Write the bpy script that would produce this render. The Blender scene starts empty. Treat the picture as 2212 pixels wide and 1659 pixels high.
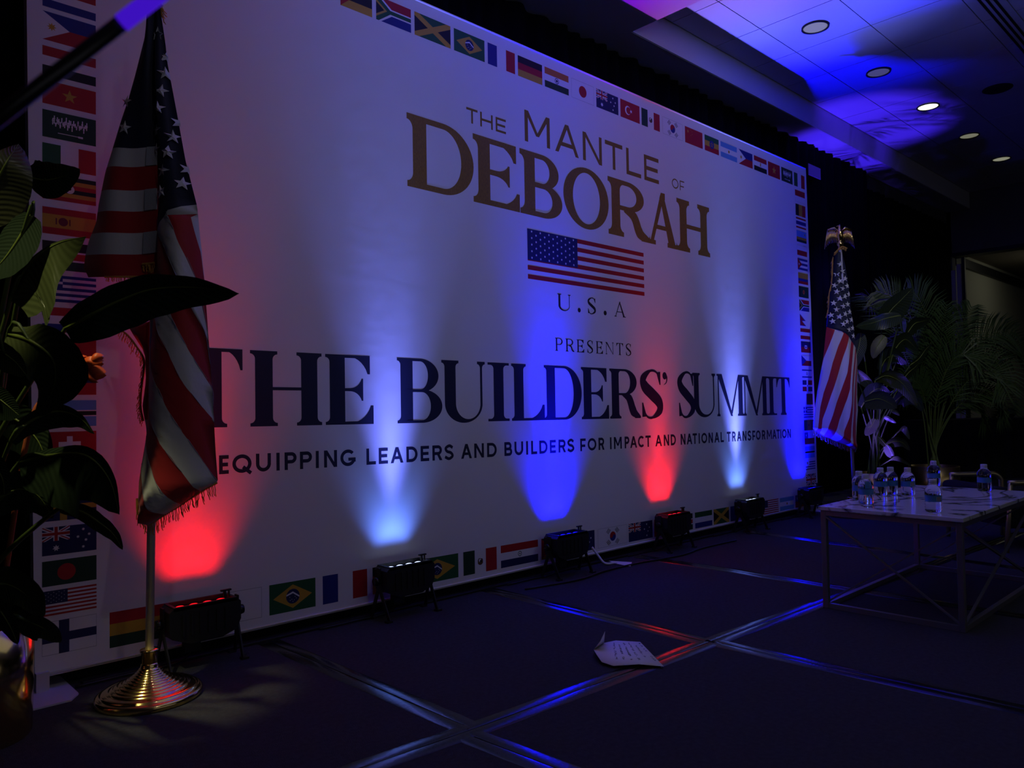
import bpy, bmesh, math, random
from mathutils import Vector, Matrix
random.seed(7)
PI = math.pi
C = bpy.context.scene.collection
SC = bpy.context.scene

# ------------------------------------------------------------------ camera
cam_d = bpy.data.cameras.new('camera'); cam = bpy.data.objects.new('camera', cam_d); C.objects.link(cam)
cam_d.sensor_fit = 'HORIZONTAL'; cam_d.sensor_width = 36.0; cam_d.lens = 27.016
cam_d.clip_start = 0.02; cam_d.clip_end = 100
cam.matrix_world = Matrix(((0.72470856, -0.00767876, -0.68901272, 0.0),
                           (-0.68884209, -0.03295900, -0.72416178, 0.0),
                           (-0.01714851, 0.99942721, -0.02917512, 0.96),
                           (0, 0, 0, 1)))
cam_d.dof.use_dof = True; cam_d.dof.focus_distance = 3.6; cam_d.dof.aperture_fstop = 6.8
SC.camera = cam
# ------------------------------------------------------------------ world, exposure
W = bpy.data.worlds.new('world'); SC.world = W; W.use_nodes = True
bg = W.node_tree.nodes['Background']; bg.inputs[0].default_value = (0.55, 0.55, 1.0, 1); bg.inputs[1].default_value = 0.006
SC.view_settings.view_transform = 'Standard'; SC.view_settings.look = 'None'
SC.view_settings.exposure = 0.0; SC.view_settings.gamma = 1.0; SC.view_settings.use_curve_mapping = False

def link(o, parent=None):
    C.objects.link(o)
    if parent is not None: o.parent = parent
    return o
def spot(name, loc, aim, energy, col, size, blend=1.0, radius=0.03, parent=None):
    d = bpy.data.lights.new(name, 'SPOT'); d.energy = energy; d.color = col
    d.spot_size = math.radians(size); d.spot_blend = blend; d.shadow_soft_size = radius
    o = bpy.data.objects.new(name, d); link(o, parent)
    o.location = loc; o.rotation_euler = (Vector(aim) - Vector(loc)).to_track_quat('-Z', 'Y').to_euler()
    return o
def area(name, loc, aim, energy, col, sx, sy):
    d = bpy.data.lights.new(name, 'AREA'); d.shape = 'RECTANGLE'; d.size = sx; d.size_y = sy; d.energy = energy; d.color = col
    o = bpy.data.objects.new(name, d); link(o)
    o.location = loc; o.rotation_euler = (Vector(aim) - Vector(loc)).to_track_quat('-Z', 'Y').to_euler()
    return o
# colours and powers of the six floor uplights along the banner (x, hue, core power, wide power)
RED = (1.0, 0.004, 0.008); BLU = (0.001, 0.001, 1.0); WHI = (0.145, 0.185, 1.0)
# each fixture: narrow, medium and wide lens groups, given as powers
UP = [(1.17, RED, (10, 75, 16, 12)), (2.12, WHI, (170, 340, 14, 25)), (3.24, BLU, (320, 800, 95, 60)), (4.28, RED, (10, 100, 26, 6)), (5.27, WHI, (260, 480, 13, 60)), (6.27, BLU, (260, 850, 80, 60))]
# house lamps: two weak warm downlights behind the camera on the left, one lit can at the right
spot('warm_downlight', (-0.6, 1.9, 3.6), (0.46, 2.40, 1.22), 240, (1.0, 0.95, 0.50), 11, 0.9, 0.05)
spot('warm_downlight', (0.9, -0.4, 3.6), (1.6, 2.4, 0.2), 10, (1.0, 0.90, 0.95), 80, 0.9, 0.05)
spot('warm_downlight', (4.6, 0.6, 3.8), (7.5, 2.6, 1.25), 75, (1.0, 1.0, 0.85), 40, 0.9, 0.05)
spot('can_light', (8.2, 2.58, 3.82), (8.2, 2.58, 0), 3, (1.0, 0.97, 0.7), 70, 0.7, 0.05)
# blue uplight standing on the floor behind the plants, lights plants, ceiling and drape
spot('plant_uplight', (7.50, 2.78, 0.25), (8.20, 3.28, 3.63), 620, (0.055, 0.018, 1.0), 33, 0.6, 0.02)
spot('plant_uplight', (6.50, 2.42, 0.16), (6.98, 2.90, 0.85), 130, (0.13, 0.06, 1.0), 58, 0.9, 0.02)
spot('plant_uplight', (5.2, 2.5, 0.14), (6.2, 2.66, 1.0), 30, (0.03, 0.02, 1.0), 44, 0.9, 0.03)
spot('added_banner_fill', (3.0, -3.4, 3.4), (3.6, 3.08, 3.1), 150, (0.50, 0.60, 1.0), 56, 1.0, 0.5)  # unseen fill spot added to brighten the upper banner
# unseen fill added in front of the stage for frontal ambient light
area('added_front_fill', (3.5, -6.0, 2.6), (3.5, 3.0, 0.8), 9, (0.86, 0.84, 1.0), 8, 2)
area('added_top_fill', (3.2, 0.6, 3.6), (3.2, 0.6, 0), 5, (0.85, 0.90, 1.0), 4, 2)  # unseen overhead fill added to make the purple floor more neutral
area('next_room_lamp', (13.6, 2.4, 2.95), (13.2, 3.6, 1.6), 1.3, (1.0, 0.98, 0.78), 1.0, 0.4)

# ------------------------------------------------------------------ data measured on the real things (metres)
D_DEBORAH=([('D',2.239,2.6745),('E',2.6712,3.016),('B',3.0196,3.3703),('O',3.3809,3.8059),('R',3.8004,4.2291),('A',4.2033,4.582),('H',4.5593,4.9789)],2.0506,2.4195)
D_THE=([('T',2.6292,2.7088),('H',2.7267,2.8183),('E',2.8403,2.9172)],2.4767,2.5582)
D_MANTLE=([('M',3.0643,3.2733),('A',3.317,3.5278),('N',3.5668,3.7492),('T',3.7811,3.9583),('L',3.9976,4.1548),('E',4.19,4.3552)],2.4705,2.6538)
D_OF=([('O',4.5093,4.589),('F',4.6062,4.6616)],2.4726,2.5427)
D_USA=([('U',3.3118,3.4267),('.',3.4896,3.5175),('S',3.58,3.6605),('.',3.7343,3.7643),('A',3.8412,3.9567)],1.5233,1.622)
D_PRESENTS=([('P',3.2858,3.3497),('R',3.3761,3.4517),('E',3.4755,3.5419),('S',3.5685,3.6254),('E',3.654,3.7195),('N',3.7456,3.8268),('T',3.8538,3.9222),('S',3.948,4.006)],1.2821,1.3585)
D_BUILD=([('T',1.1319,1.3875),('H',1.4199,1.7542),('E',1.7725,2.0259),('B',2.1622,2.4384),('U',2.4354,2.7311),('I',2.751,2.9083),('L',2.9259,3.1878),('D',3.1848,3.5113),('E',3.5083,3.7677),('R',3.7773,4.094),('S',4.0955,4.3363),("'",4.3422,4.4024),('S',4.5202,4.7291),('U',4.705,5.0053),('M',5.0243,5.4035),('M',5.4035,5.7759),('I',5.7578,5.9309),('T',5.9309,6.1605)],0.8894,1.1897)
D_EQUIP=([('E',1.286,1.3262),('Q',1.3412,1.4235),('U',1.4428,1.5093),('I',1.5328,1.5505),('P',1.5718,1.6282),('P',1.6442,1.7023),('I',1.7203,1.7365),('N',1.7619,1.8278),('G',1.8452,1.9252),('L',1.9834,2.0355),('E',2.0516,2.1034),('A',2.1191,2.1932),('D',2.2115,2.2788),('E',2.2976,2.3501),('R',2.3707,2.4339),('S',2.4476,2.5074),('A',2.5575,2.631),('N',2.6477,2.7153),('D',2.738,2.8077),('B',2.8646,2.9227),('U',2.941,3.008),('I',3.0307,3.0474),('L',3.0712,3.1191),('D',3.1371,3.2045),('E',3.2238,3.2749),('R',3.2971,3.3604),('S',3.373,3.4343),('F',3.4889,3.539),('O',3.5568,3.6379),('R',3.659,3.7154),('I',3.7719,3.7833),('M',3.8091,3.8876),('P',3.9171,3.9658),('A',3.9739,4.0469),('C',4.0551,4.1277),('T',4.1382,4.1964),('A',4.2469,4.3211),('N',4.3433,4.4048),('D',4.424,4.4845),('N',4.5425,4.6014),('A',4.6169,4.6854),('T',4.6914,4.7464),('I',4.7687,4.7811),('O',4.8022,4.8778),('N',4.8969,4.9548),('A',4.9743,5.0439),('L',5.0598,5.1039),('T',5.1472,5.2046),('R',5.2225,5.274),('A',5.2922,5.3559),('N',5.3745,5.4321),('S',5.4496,5.5039),('F',5.5231,5.5678),('O',5.5783,5.6509),('R',5.6739,5.7279),('M',5.7512,5.8331),('A',5.8426,5.91),('T',5.9132,5.9669),('I',5.9784,5.9915),('O',6.0047,6.0829),('N',6.0997,6.159)],0.6812,0.7566)
D_CENTER_FLAG=[3.0699,4.162,1.6846,1.9724,3.4986,1.7948]
D_TOP=([('mozambique',1.8712,2.0444),('south_africa',2.0672,2.274),('jamaica',2.2957,2.5284),('brazil',2.5513,2.7665),('france',2.7895,2.9962),('germany',3.019,3.2175),('india',3.2386,3.4468),('japan',3.4729,3.6808),('australia',3.7056,3.9255),('turkey',3.9476,4.1528),('mexico',4.1736,4.3802),('korea',4.414,4.6563),('china',4.6865,4.9142),('ethiopia',4.9421,5.1361),('argentina',5.1621,5.3996),('philippines',5.4254,5.6392),('egypt',5.6625,5.8678),('vietnam',5.8903,6.0934),('saudi',6.117,6.3169),('italy',6.3439,6.5418)],2.8389,2.9574)
D_BOT=([('ghana',0.8772,1.1642),('japan',1.2019,1.4636),('brazil',1.4973,1.7132),('france',1.749,1.98),('germany',2.0096,2.216),('brazil',2.2549,2.5275),('mexico',2.5617,2.7947),('paraguay',2.8253,3.1117),('mozambique',3.1393,3.3289),('australia',3.3558,3.6035),('korea',3.6346,3.9236),('new_zealand',3.9386,4.194),('turkey',4.2135,4.4456),('kenya',4.4717,4.6669),('sierra_leone',4.6964,4.9189),('jamaica',4.9385,5.1503),('france',5.171,5.4503),('usa',5.5856,5.9134),('argentina',5.9381,6.1796),('chile',6.2058,6.3905)],0.0966,0.2231)
D_LEFT=([('netherlands',2.4118,2.4987),('philippines',2.2918,2.3951),('egypt',2.1671,2.2701),('vietnam',2.0626,2.1471),('saudi',1.9434,2.041),('italy',1.8345,1.922),('uganda',1.7225,1.8131),('spain',1.5993,1.6945),('kenya',1.4731,1.5747),('greece',1.3587,1.4535),('netherlands',1.2511,1.3392),('morocco',1.1357,1.2267),('haiti',1.0286,1.1145),('botswana',0.9153,1.0091),('switzerland',0.8054,0.8975),('ethiopia',0.6943,0.7861),('sweden',0.585,0.675),('australia',0.4663,0.5641),('bangladesh',0.3592,0.4471),('usa',0.257,0.3432),('finland',0.1202,0.2363)],0.6613,0.8338)
D_RIGHT=([('indonesia',2.6988,2.8007),('belgium',2.5772,2.6784),('thailand',2.4695,2.5619),('rwanda',2.3481,2.4477),('poland',2.2317,2.3204),('cuba',2.1046,2.2056),('colombia',1.9826,2.0792),('zambia',1.8648,1.9616),('south_africa',1.7467,1.8435),('nepal',1.6171,1.7196),('austria',1.5011,1.5939),('haiti',1.3851,1.4818),('czech',1.2692,1.36),('israel',1.1591,1.2441),('dominican',1.0472,1.1437),('qatar',0.9314,1.026),('greece',0.8195,0.9121),('senegal',0.7077,0.7983),('chile',0.5882,0.6904),('botswana',0.4688,0.569),('uruguay',0.3591,0.4496),('uk',0.232,0.3283),('indonesia',0.1609,0.2051)],6.3862,6.5702)
D_LF={'base':[0.91,2.76],'poletop':[0.0387,2.4237],'pole_lo':[-0.0215,0.1557],'top':2.3666,'L':[[0.0305,2.3618],[0.031,2.066],[0.0382,1.8558],[0.0404,1.5984],[0.0335,1.4385],[0.0282,1.303],[0.0167,1.1997],[0.0097,1.019],[-0.0002,0.8801],[-0.0163,0.789],[-0.026,0.7262],[-0.0293,0.6555],[-0.0153,0.6035],[0.0082,0.5811]],'R':[[0.0513,2.3614],[0.0701,2.2276],[0.0762,2.1625],[0.106,1.9999],[0.1371,1.8218],[0.1762,1.6635],[0.1988,1.4197],[0.2134,1.1964],[0.2251,1.0217],[0.2349,0.8162],[0.2422,0.7184],[0.0682,0.6162],[0.0098,0.5811]],'cant':[[0.0404,1.5824],[0.0932,1.6328],[0.1522,1.6575],[0.1762,1.6635]],'b':[[[-0.0163,0.789],[0.0086,0.6989],[0.0479,0.6432],[0.0682,0.6162]],[[-0.0002,0.8801],[0.0264,0.815],[0.0688,0.7403],[0.0938,0.6974],[0.1298,0.6449]],[[0.0097,1.019],[0.0269,0.9539],[0.0583,0.8996],[0.1055,0.831],[0.1478,0.7704],[0.19,0.6942]],[[0.0167,1.1997],[0.0322,1.109],[0.0795,1.0337],[0.1218,0.9475],[0.1751,0.8613],[0.2282,0.7533],[0.2407,0.7279]],[[0.0282,1.303],[0.0708,1.2258],[0.107,1.1617],[0.1493,1.0705],[0.187,1.0097],[0.234,0.9235]],[[0.0335,1.4385],[0.0808,1.3499],[0.1343,1.247],[0.1876,1.1285],[0.2236,1.0423],[0.2343,0.9725]],[[0.0404,1.5824],[0.0815,1.5176],[0.1351,1.4128],[0.1618,1.3373],[0.2041,1.2347],[0.232,1.1214]]],'b2':[[[0.0932,1.6328],[0.1168,1.5811],[0.1828,1.4072],[0.2089,1.2457],[0.2243,1.1708]],[[0.157,1.6526],[0.1726,1.5801],[0.1897,1.503],[0.2018,1.3877],[0.2153,1.26]]],'HL':[[0.0031,2.359],[-0.0068,2.2615],[-0.0409,2.124],[-0.0636,2.0433],[-0.091,1.9629],[-0.1215,1.8666],[-0.1456,1.7945],[-0.1713,1.6823],[-0.181,1.6183],[-0.2066,1.5546],[-0.2194,1.4988],[-0.2226,1.4589],[-0.2067,1.4315]],'Hx':0.041,'Hrows':[2.3596,1.8698,1.8054,1.7249,1.6526,1.5788,1.5052,1.4284],'stars':[[0.0509,2.2572],[0.0747,2.1788],[0.076,2.1171],[0.0662,2.054],[0.0595,1.991],[0.1169,1.9512],[0.0512,1.9201],[0.1055,1.8949],[0.0446,1.8556],[0.0924,1.8371],[0.1465,1.7878],[0.081,1.7745],[0.1367,1.7333],[0.0695,1.7055]],'hstars':[[-0.062,2.0304],[-0.0638,1.9382]],'bot':[[-0.0309,0.6712],[-0.0279,0.6241],[-0.0059,0.5924],[0.0082,0.5796],[0.0682,0.613],[0.1298,0.6418],[0.19,0.691],[0.2422,0.7169]],'side':[[-0.0163,1.2799],[-0.0926,1.2605],[-0.0673,1.2171],[-0.0357,1.1689],[-0.0328,1.0736],[-0.0458,0.9789],[-0.0333,0.9154],[-0.0272,0.8522],[-0.0147,0.7889]],'sidefr':[[-0.1196,1.253],[-0.0927,1.2302],[-0.0642,1.1932],[-0.0389,1.1499],[-0.0375,1.1054],[-0.0456,1.0422],[-0.0489,0.9789],[-0.0396,0.9313]]}
D_RF={'base':[6.45,2.72],'top':2.2058,'eagle':2.2254,'eagletop':2.4405,'poletop':[-0.024,2.2214],'L':[[-0.0631,2.2133],[-0.0824,2.0929],[-0.1125,1.9283],[-0.1433,1.7387],[-0.1569,1.5997],[-0.1589,1.5727],[-0.174,1.4606],[-0.192,1.3241],[-0.2204,1.188],[-0.2489,1.0486],[-0.2739,0.9093],[-0.2869,0.8187],[-0.2951,0.7282],[-0.2144,0.6711],[-0.1008,0.6204],[-0.0008,0.5803],[0.0431,0.5309]],'R':[[-0.0094,2.2124],[0.0155,2.0912],[0.0334,1.9512],[0.0426,1.8369],[0.0539,1.6847],[0.0673,1.6085],[0.0761,1.4819],[0.0904,1.2877],[0.0819,1.008],[0.0851,0.8822],[0.0756,0.7986],[0.0644,0.6593],[0.0535,0.5307]],'cant':[[-0.1568,1.5727],[-0.1048,1.5542],[-0.0354,1.5284],[0.0055,1.4926],[0.0325,1.457],[0.073,1.4072],[0.0864,1.386]],'b':[[[-0.1048,1.5542],[-0.1506,1.4251],[-0.19,1.3206],[-0.2202,1.195]],[[-0.0354,1.5284],[-0.0843,1.417],[-0.1374,1.2776],[-0.1764,1.1383],[-0.2146,1.027],[-0.2425,0.9087],[-0.2532,0.8251],[-0.2668,0.7173]],[[0.0054,1.4891],[-0.0369,1.36],[-0.0863,1.2277],[-0.1281,1.1165],[-0.1661,1.0122],[-0.2047,0.8871],[-0.2313,0.8108],[-0.2453,0.689]],[[0.0325,1.457],[0.0009,1.3383],[-0.0279,1.1917],[-0.0847,1.0458],[-0.1297,0.9417],[-0.1642,0.8376],[-0.1945,0.7544],[-0.2122,0.6745]],[[0.0524,1.4216],[0.0192,1.2469],[-0.0025,1.1073],[-0.0074,1.0584],[-0.0381,0.9681],[-0.0755,0.8849],[-0.1129,0.8018],[-0.1591,0.6527]],[[0.0726,1.3932],[0.0319,1.2047],[0.0146,1.093],[0.003,0.9394],[-0.0215,0.8212],[-0.0591,0.7311],[-0.1006,0.6238]],[[0.082,1.358],[0.0525,1.1903],[0.0316,1.0787],[0.0211,0.9601],[0.0103,0.8346],[-0.0039,0.7093],[-0.0245,0.6051]],[[0.0844,1.3229],[0.0582,1.1482],[0.04,1.0087],[0.0309,0.939],[0.0243,0.8343],[0.0096,0.6951],[-0.0007,0.5838]],[[0.0869,1.2878],[0.0736,1.078],[0.0578,0.9036],[0.0512,0.799],[0.0515,0.6944],[0.036,0.5275]]],'stars':[[-0.0392,2.1017],[-0.0188,2.0429],[-0.0643,2.0214],[0.004,1.9803],[-0.0472,1.9602],[-0.0861,1.926],[0.0211,1.9197],[-0.0263,1.8951],[-0.0719,1.8706],[-0.0068,1.8301],[-0.0515,1.8119],[0.0336,1.8497],[-0.1012,1.776],[0.014,1.7645],[-0.032,1.7463],[-0.0839,1.7206],[0.0323,1.7009],[-0.0157,1.6808],[-0.0618,1.6582],[0.046,1.6342],[-0.1164,1.623],[-0.0049,1.6173],[-0.0384,1.5964],[0.0101,1.5494],[0.0521,1.5645],[0.0558,1.4981],[-0.1263,1.6751]],'bot':[[-0.3035,0.7284],[-0.2145,0.6676],[-0.1008,0.619],[-0.0011,0.5699],[0.043,0.5274]],'sidefr':[[-0.0865,2.1692],[-0.102,1.9662],[-0.127,1.8652],[-0.133,1.7702],[-0.148,1.6881]],'polelow':[0.0005,0.0578]}
D_LL=[[[[0.3928,2.5044,1.5007],[0.4196,2.4753,1.5885],[0.442,2.4515,1.6512],[0.4757,2.4859,1.7163]],[0.0711,-0.014,-0.0329],[0.0427,-0.0084,-0.0197],0.02],[[[0.5124,2.5232,1.6366],[0.5451,2.4924,1.6292],[0.5787,2.4601,1.639],[0.615,2.4247,1.6593]],[0.0122,0.0211,-0.0389],[0.0186,0.0323,-0.0594],0.02],[[[0.4936,2.4083,1.5046],[0.4711,2.432,1.4482],[0.4395,2.4646,1.3858],[0.4032,2.5011,1.3361]],[-0.0304,0.051,0.0387],[-0.0271,0.0453,0.0344],0.02],[[[0.4621,2.5164,1.2792],[0.4878,2.4889,1.3562],[0.5158,2.419,1.4009],[0.5492,2.3586,1.4274],[0.5861,2.2542,1.4312]],[0.0395,-0.1389,-0.1114],[0.004,-0.0139,-0.0111],0.02],[[[0.5468,2.3015,1.1853],[0.5812,2.1985,1.2148],[0.6377,2.1433,1.252],[0.6986,2.0843,1.2794],[0.7771,2.0094,1.2824],[0.8611,1.9303,1.2647]],[0.0224,0.0278,-0.0629],[0.0184,0.0228,-0.0517],0.02],[[[0.4164,2.2883,1.165],[0.449,2.1893,1.1381],[0.4867,2.1554,1.0915],[0.5,2.2144,1.0245],[0.4828,2.3026,0.9547]],[-0.0532,0.101,-0.0261],[-0.0491,0.0932,-0.0241],0.02],[[[0.3586,2.1378,1.1249],[0.3784,2.1198,1.1028],[0.3982,2.1019,1.0807],[0.4157,2.0864,1.051]],[-0.0131,0.0259,-0.0216],[-0.0121,0.024,-0.0201],0.02],[[[0.3862,2.3915,1.0292],[0.4082,2.3716,1.0046],[0.4303,2.3516,0.98],[0.4496,2.3341,0.9566]],[-0.0153,0.0317,-0.0298],[-0.0144,0.0298,-0.0279],0.02],[[[0.4543,2.4706,0.8861],[0.4888,2.4358,0.9359],[0.5435,2.3825,0.9662],[0.5895,2.3394,0.9499],[0.621,2.3113,0.9037]],[0.0078,0.0203,-0.0389],[0.0058,0.0149,-0.0285],0.02],[[[0.4825,2.5153,0.8257],[0.5353,2.3952,0.8463],[0.5753,2.2189,0.8501],[0.6194,2.1794,0.7889],[0.6402,2.1633,0.6957]],[-0.0347,0.0971,-0.1299],[-0.0076,0.0214,-0.0286],0.02],[[[0.5529,2.3842,0.703],[0.5961,2.3435,0.6931],[0.633,2.3097,0.6607],[0.6607,2.2846,0.6284],[0.6794,2.2686,0.5862]],[-0.0051,0.0196,-0.0187],[-0.007,0.0269,-0.0257],0.02],[[[0.3623,2.2958,0.5432],[0.4038,2.2563,0.5422],[0.4413,2.2217,0.515],[0.4849,2.2522,0.4438]],[-0.0119,0.0384,-0.0449],[-0.0143,0.0461,-0.0539],0.02],[[[0.4321,2.3022,0.451],[0.462,2.2744,0.4327],[0.492,2.2468,0.412],[0.5319,2.2797,0.366]],[-0.008,0.0257,-0.0303],[-0.0092,0.0297,-0.0349],0.02],[[[0.3553,2.1647,0.5345],[0.3752,2.1471,0.5015],[0.3928,2.132,0.4632],[0.4056,2.1213,0.4228]],[-0.0121,0.021,-0.0131],[-0.0145,0.0252,-0.0157],0.02],[[[0.3597,2.2844,0.8886],[0.3808,2.2662,0.8424],[0.3977,2.2517,0.802],[0.4021,2.2491,0.7618]],[-0.0208,0.0346,-0.0148],[-0.018,0.03,-0.0128],0.02],[[[0.4371,2.6329,0.6915],[0.4847,2.5855,0.7433],[0.5328,2.5403,0.729],[0.567,2.5106,0.6619]],[-0.0022,0.0384,-0.0823],[-0.0018,0.032,-0.0686],0.02],[[[0.4351,2.6932,0.9565],[0.4941,2.6374,0.9484],[0.5437,2.5927,0.8863],[0.5689,2.572,0.8044]],[-0.0263,0.0552,-0.0534],[-0.0236,0.0497,-0.048],0.02]]
D_LP=[[0.4404,2.8599,0.1221]]
D_FLOWER=[[0.5123,2.5529,0.9016],[0.5594,2.5033,1.0197],[0.5838,2.4088,1.0757],[0.6021,2.3213,1.1038],[0.6324,2.2929,1.0905],[0.6162,2.3099,1.0504]]
D_RL=[[[[7.1694,2.6959,1.6435],[7.2288,2.6344,1.7669],[7.3034,2.5593,1.8692],[7.369,2.493,1.9633]],[0.0955,-0.0432,-0.0689],[0.0881,-0.0399,-0.0636],0.02],[[[7.1545,2.531,1.7016],[7.0658,2.6162,1.6792],[6.9773,2.702,1.6404],[6.7384,2.7543,1.5981]],[0.0325,0.0256,0.0665],[0.0369,0.029,0.0754],0.02],[[[7.0522,2.6353,1.5284],[7.023,2.6655,1.4678],[6.9998,2.69,1.4071],[6.9827,2.7096,1.3259]],[-0.0159,0.0478,0.0297],[-0.0149,0.0446,0.0278],0.02],[[[7.6256,2.6301,1.276],[7.6877,2.5685,1.3392],[7.734,2.521,1.4244],[7.7774,2.4775,1.4795]],[0.0423,-0.006,-0.0214],[0.0423,-0.006,-0.0214],0.02],[[[7.4444,2.6314,1.1358],[7.4808,2.5941,1.2027],[7.5204,2.5546,1.2484],[7.5508,2.524,1.2901]],[0.0479,-0.0071,-0.0238],[0.0419,-0.0062,-0.0208],0.02],[[[6.865,2.8255,1.2266],[6.9129,2.7825,1.1642],[6.9577,2.7423,1.1018],[6.9908,2.7135,1.0357]],[-0.0016,0.0367,-0.0329],[-0.0016,0.0367,-0.0329],0.02],[[[6.996,2.7046,1.1336],[7.0697,2.6329,1.1727],[7.159,2.5502,1.1175],[7.219,2.4973,1.014],[7.2702,2.4532,0.8984]],[0.0108,0.0431,-0.0632],[0.0108,0.0431,-0.0632],0.02],[[[6.5399,2.6158,0.948],[6.6152,2.5434,0.9693],[6.6712,2.491,0.9449],[6.7359,2.4317,0.8894]],[0.0295,0.0283,-0.0777],[0.0324,0.0311,-0.0854],0.02],[[[6.8666,2.6646,0.7977],[6.8495,2.6829,0.746],[6.8266,2.7066,0.6985],[6.8066,2.7273,0.6549]],[-0.0147,0.0314,0.0228],[-0.016,0.0342,0.0248],0.02],[[[6.8811,2.6508,0.7974],[6.8756,2.6576,0.7574],[6.87,2.6643,0.7215],[6.8616,2.6737,0.6897]],[-0.0081,0.0158,0.0052],[-0.0081,0.0158,0.0052],0.02],[[[6.6712,2.5056,0.5827],[6.7157,2.4621,0.6125],[6.7716,2.4094,0.5996],[6.8168,2.369,0.5331]],[0.0183,0.0162,-0.0401],[0.0219,0.0194,-0.0481],0.02],[[[6.6712,2.5056,0.5827],[6.6542,2.5206,0.6101],[6.6373,2.5357,0.6375],[6.6203,2.551,0.6572]],[0.0203,-0.0066,0.0129],[0.0244,-0.0079,0.0155],0.02],[[[6.6712,2.5056,0.5827],[6.6883,2.4909,0.5438],[6.7025,2.4789,0.505],[6.7139,2.4693,0.4739]],[-0.005,0.0322,-0.0195],[-0.004,0.0258,-0.0156],0.02],[[[6.7028,2.4802,0.4664],[6.7307,2.4533,0.4773],[6.7728,2.4142,0.4532],[6.829,2.3626,0.4057]],[0.0078,0.0093,-0.0197],[0.0078,0.0093,-0.0197],0.02],[[[6.9245,2.6087,0.8164],[6.9479,2.587,0.8038],[6.9742,2.5628,0.7832],[7.0005,2.5387,0.7585]],[0.0035,0.0112,-0.0183],[0.0028,0.009,-0.0146],0.02],[[[6.9705,2.5625,0.8754],[6.9881,2.5463,0.863],[7.0056,2.5303,0.8465],[7.0203,2.5173,0.8221]],[0.0016,0.013,-0.0164],[0.0013,0.0104,-0.0131],0.02],[[[6.9039,2.7754,1.5523],[6.8929,2.79,1.4505],[6.8759,2.8102,1.3488],[6.8678,2.8221,1.2469]],[-0.0187,0.0489,0.0123],[-0.0214,0.0559,0.0141],0.02],[[[7.3809,2.6812,1.4],[7.4264,2.6346,1.4837],[7.4723,2.5901,1.5038],[7.55,2.5205,1.396]],[0.044,0.0184,-0.101],[0.0403,0.0169,-0.0926],0.02],[[[7.29,2.7744,1.2327],[7.3353,2.7271,1.3376],[7.3966,2.668,1.3573],[7.4741,2.5977,1.2707]],[0.0606,0.0076,-0.1092],[0.056,0.007,-0.1008],0.02],[[[6.909,2.7969,0.8988],[6.9673,2.7366,1.02],[7.0262,2.6789,1.0594],[7.1005,2.6099,1.0168]],[0.0659,-0.0096,-0.0837],[0.0599,-0.0087,-0.0761],0.02],[[[7.2502,2.6475,0.9343],[7.3101,2.5881,0.9953],[7.3857,2.5171,0.9727],[7.447,2.4638,0.8464]],[0.0198,0.0353,-0.0891],[0.0198,0.0353,-0.0891],0.02],[[[7.6077,2.635,1.5784],[7.6539,2.5875,1.6636],[7.7007,2.5422,1.6841],[7.7631,2.482,1.7042]],[0.0694,-0.0055,-0.0503],[0.0694,-0.0055,-0.0503],0.02],[[[7.007,2.536,0.6742],[7.0415,2.5015,0.7135],[7.0651,2.4807,0.6728],[7.0859,2.4634,0.6122]],[0.0049,0.0157,-0.0256],[0.0056,0.018,-0.0293],0.02]]
D_PALM=[[[8.0495,2.5775,0.5248],[8.0042,2.5318,1.0142],[7.9779,2.4683,1.4965],[7.9647,2.3971,1.8628]],[[8.0301,2.5959,0.5252],[8.0257,2.5768,1.1044],[8.0086,2.5714,1.6393],[7.9321,2.6325,1.9307],[7.8572,2.7006,2.0082]],[[8.0236,2.602,0.5254],[8.0568,2.6144,1.1508],[8.0085,2.7074,1.6962],[7.9281,2.8425,1.9543],[7.8373,2.9944,2.042]],[[8.056,2.5713,0.5246],[8.0452,2.4892,1.1017],[8.0827,2.3669,1.538],[8.1358,2.2353,1.8369]],[[8.0624,2.5652,0.5245],[8.133,2.4784,1.0128],[8.2753,2.327,1.4103],[8.4355,2.1679,1.5758],[8.613,1.9981,1.5983]],[[8.0689,2.559,0.5243],[8.2042,2.4797,1.0128],[8.4533,2.2992,1.3245],[8.7061,2.1208,1.495],[8.9369,1.9736,1.4121]],[[8.0689,2.559,0.5243],[8.0951,2.4508,0.8793],[8.1972,2.2732,1.1617],[8.2989,2.1058,1.2003],[8.3312,2.014,1.0015]],[[8.0689,2.559,0.5243],[8.1828,2.4382,0.8334],[8.3429,2.2788,1.0078],[8.4885,2.1413,0.9821],[8.5771,2.0643,0.8018]],[[8.0624,2.5652,0.5245],[8.2059,2.4871,0.7885],[8.3744,2.3896,0.9427],[8.5457,2.2966,0.9171],[8.6699,2.2541,0.7551]],[[8.043,2.5836,0.5249],[7.9988,2.5423,0.8816],[8.0214,2.4376,1.2318],[8.0697,2.3166,1.3803],[8.1469,2.1787,1.2659]],[[8.0366,2.5897,0.5251],[8.0041,2.6027,0.9713],[7.9694,2.6231,1.2839],[7.903,2.6772,1.5082],[7.8053,2.7656,1.6219]],[[8.056,2.5713,0.5246],[8.1723,2.5135,0.9238],[8.3721,2.3799,1.2362],[8.5752,2.2503,1.3709],[8.8148,2.0933,1.3235]],[[8.0236,2.602,0.5254],[7.9346,2.6033,0.8831],[7.8474,2.61,1.0602],[7.7297,2.6495,1.1483],[7.6139,2.6924,1.1051]]]
D_BOTTLES=[[3.855,1.5809],[3.7184,1.4953],[4.1069,1.5754],[4.1778,1.5514],[4.1882,1.4713],[4.7186,1.5181],[3.6339,1.1744],[4.6091,1.238]]
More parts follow.
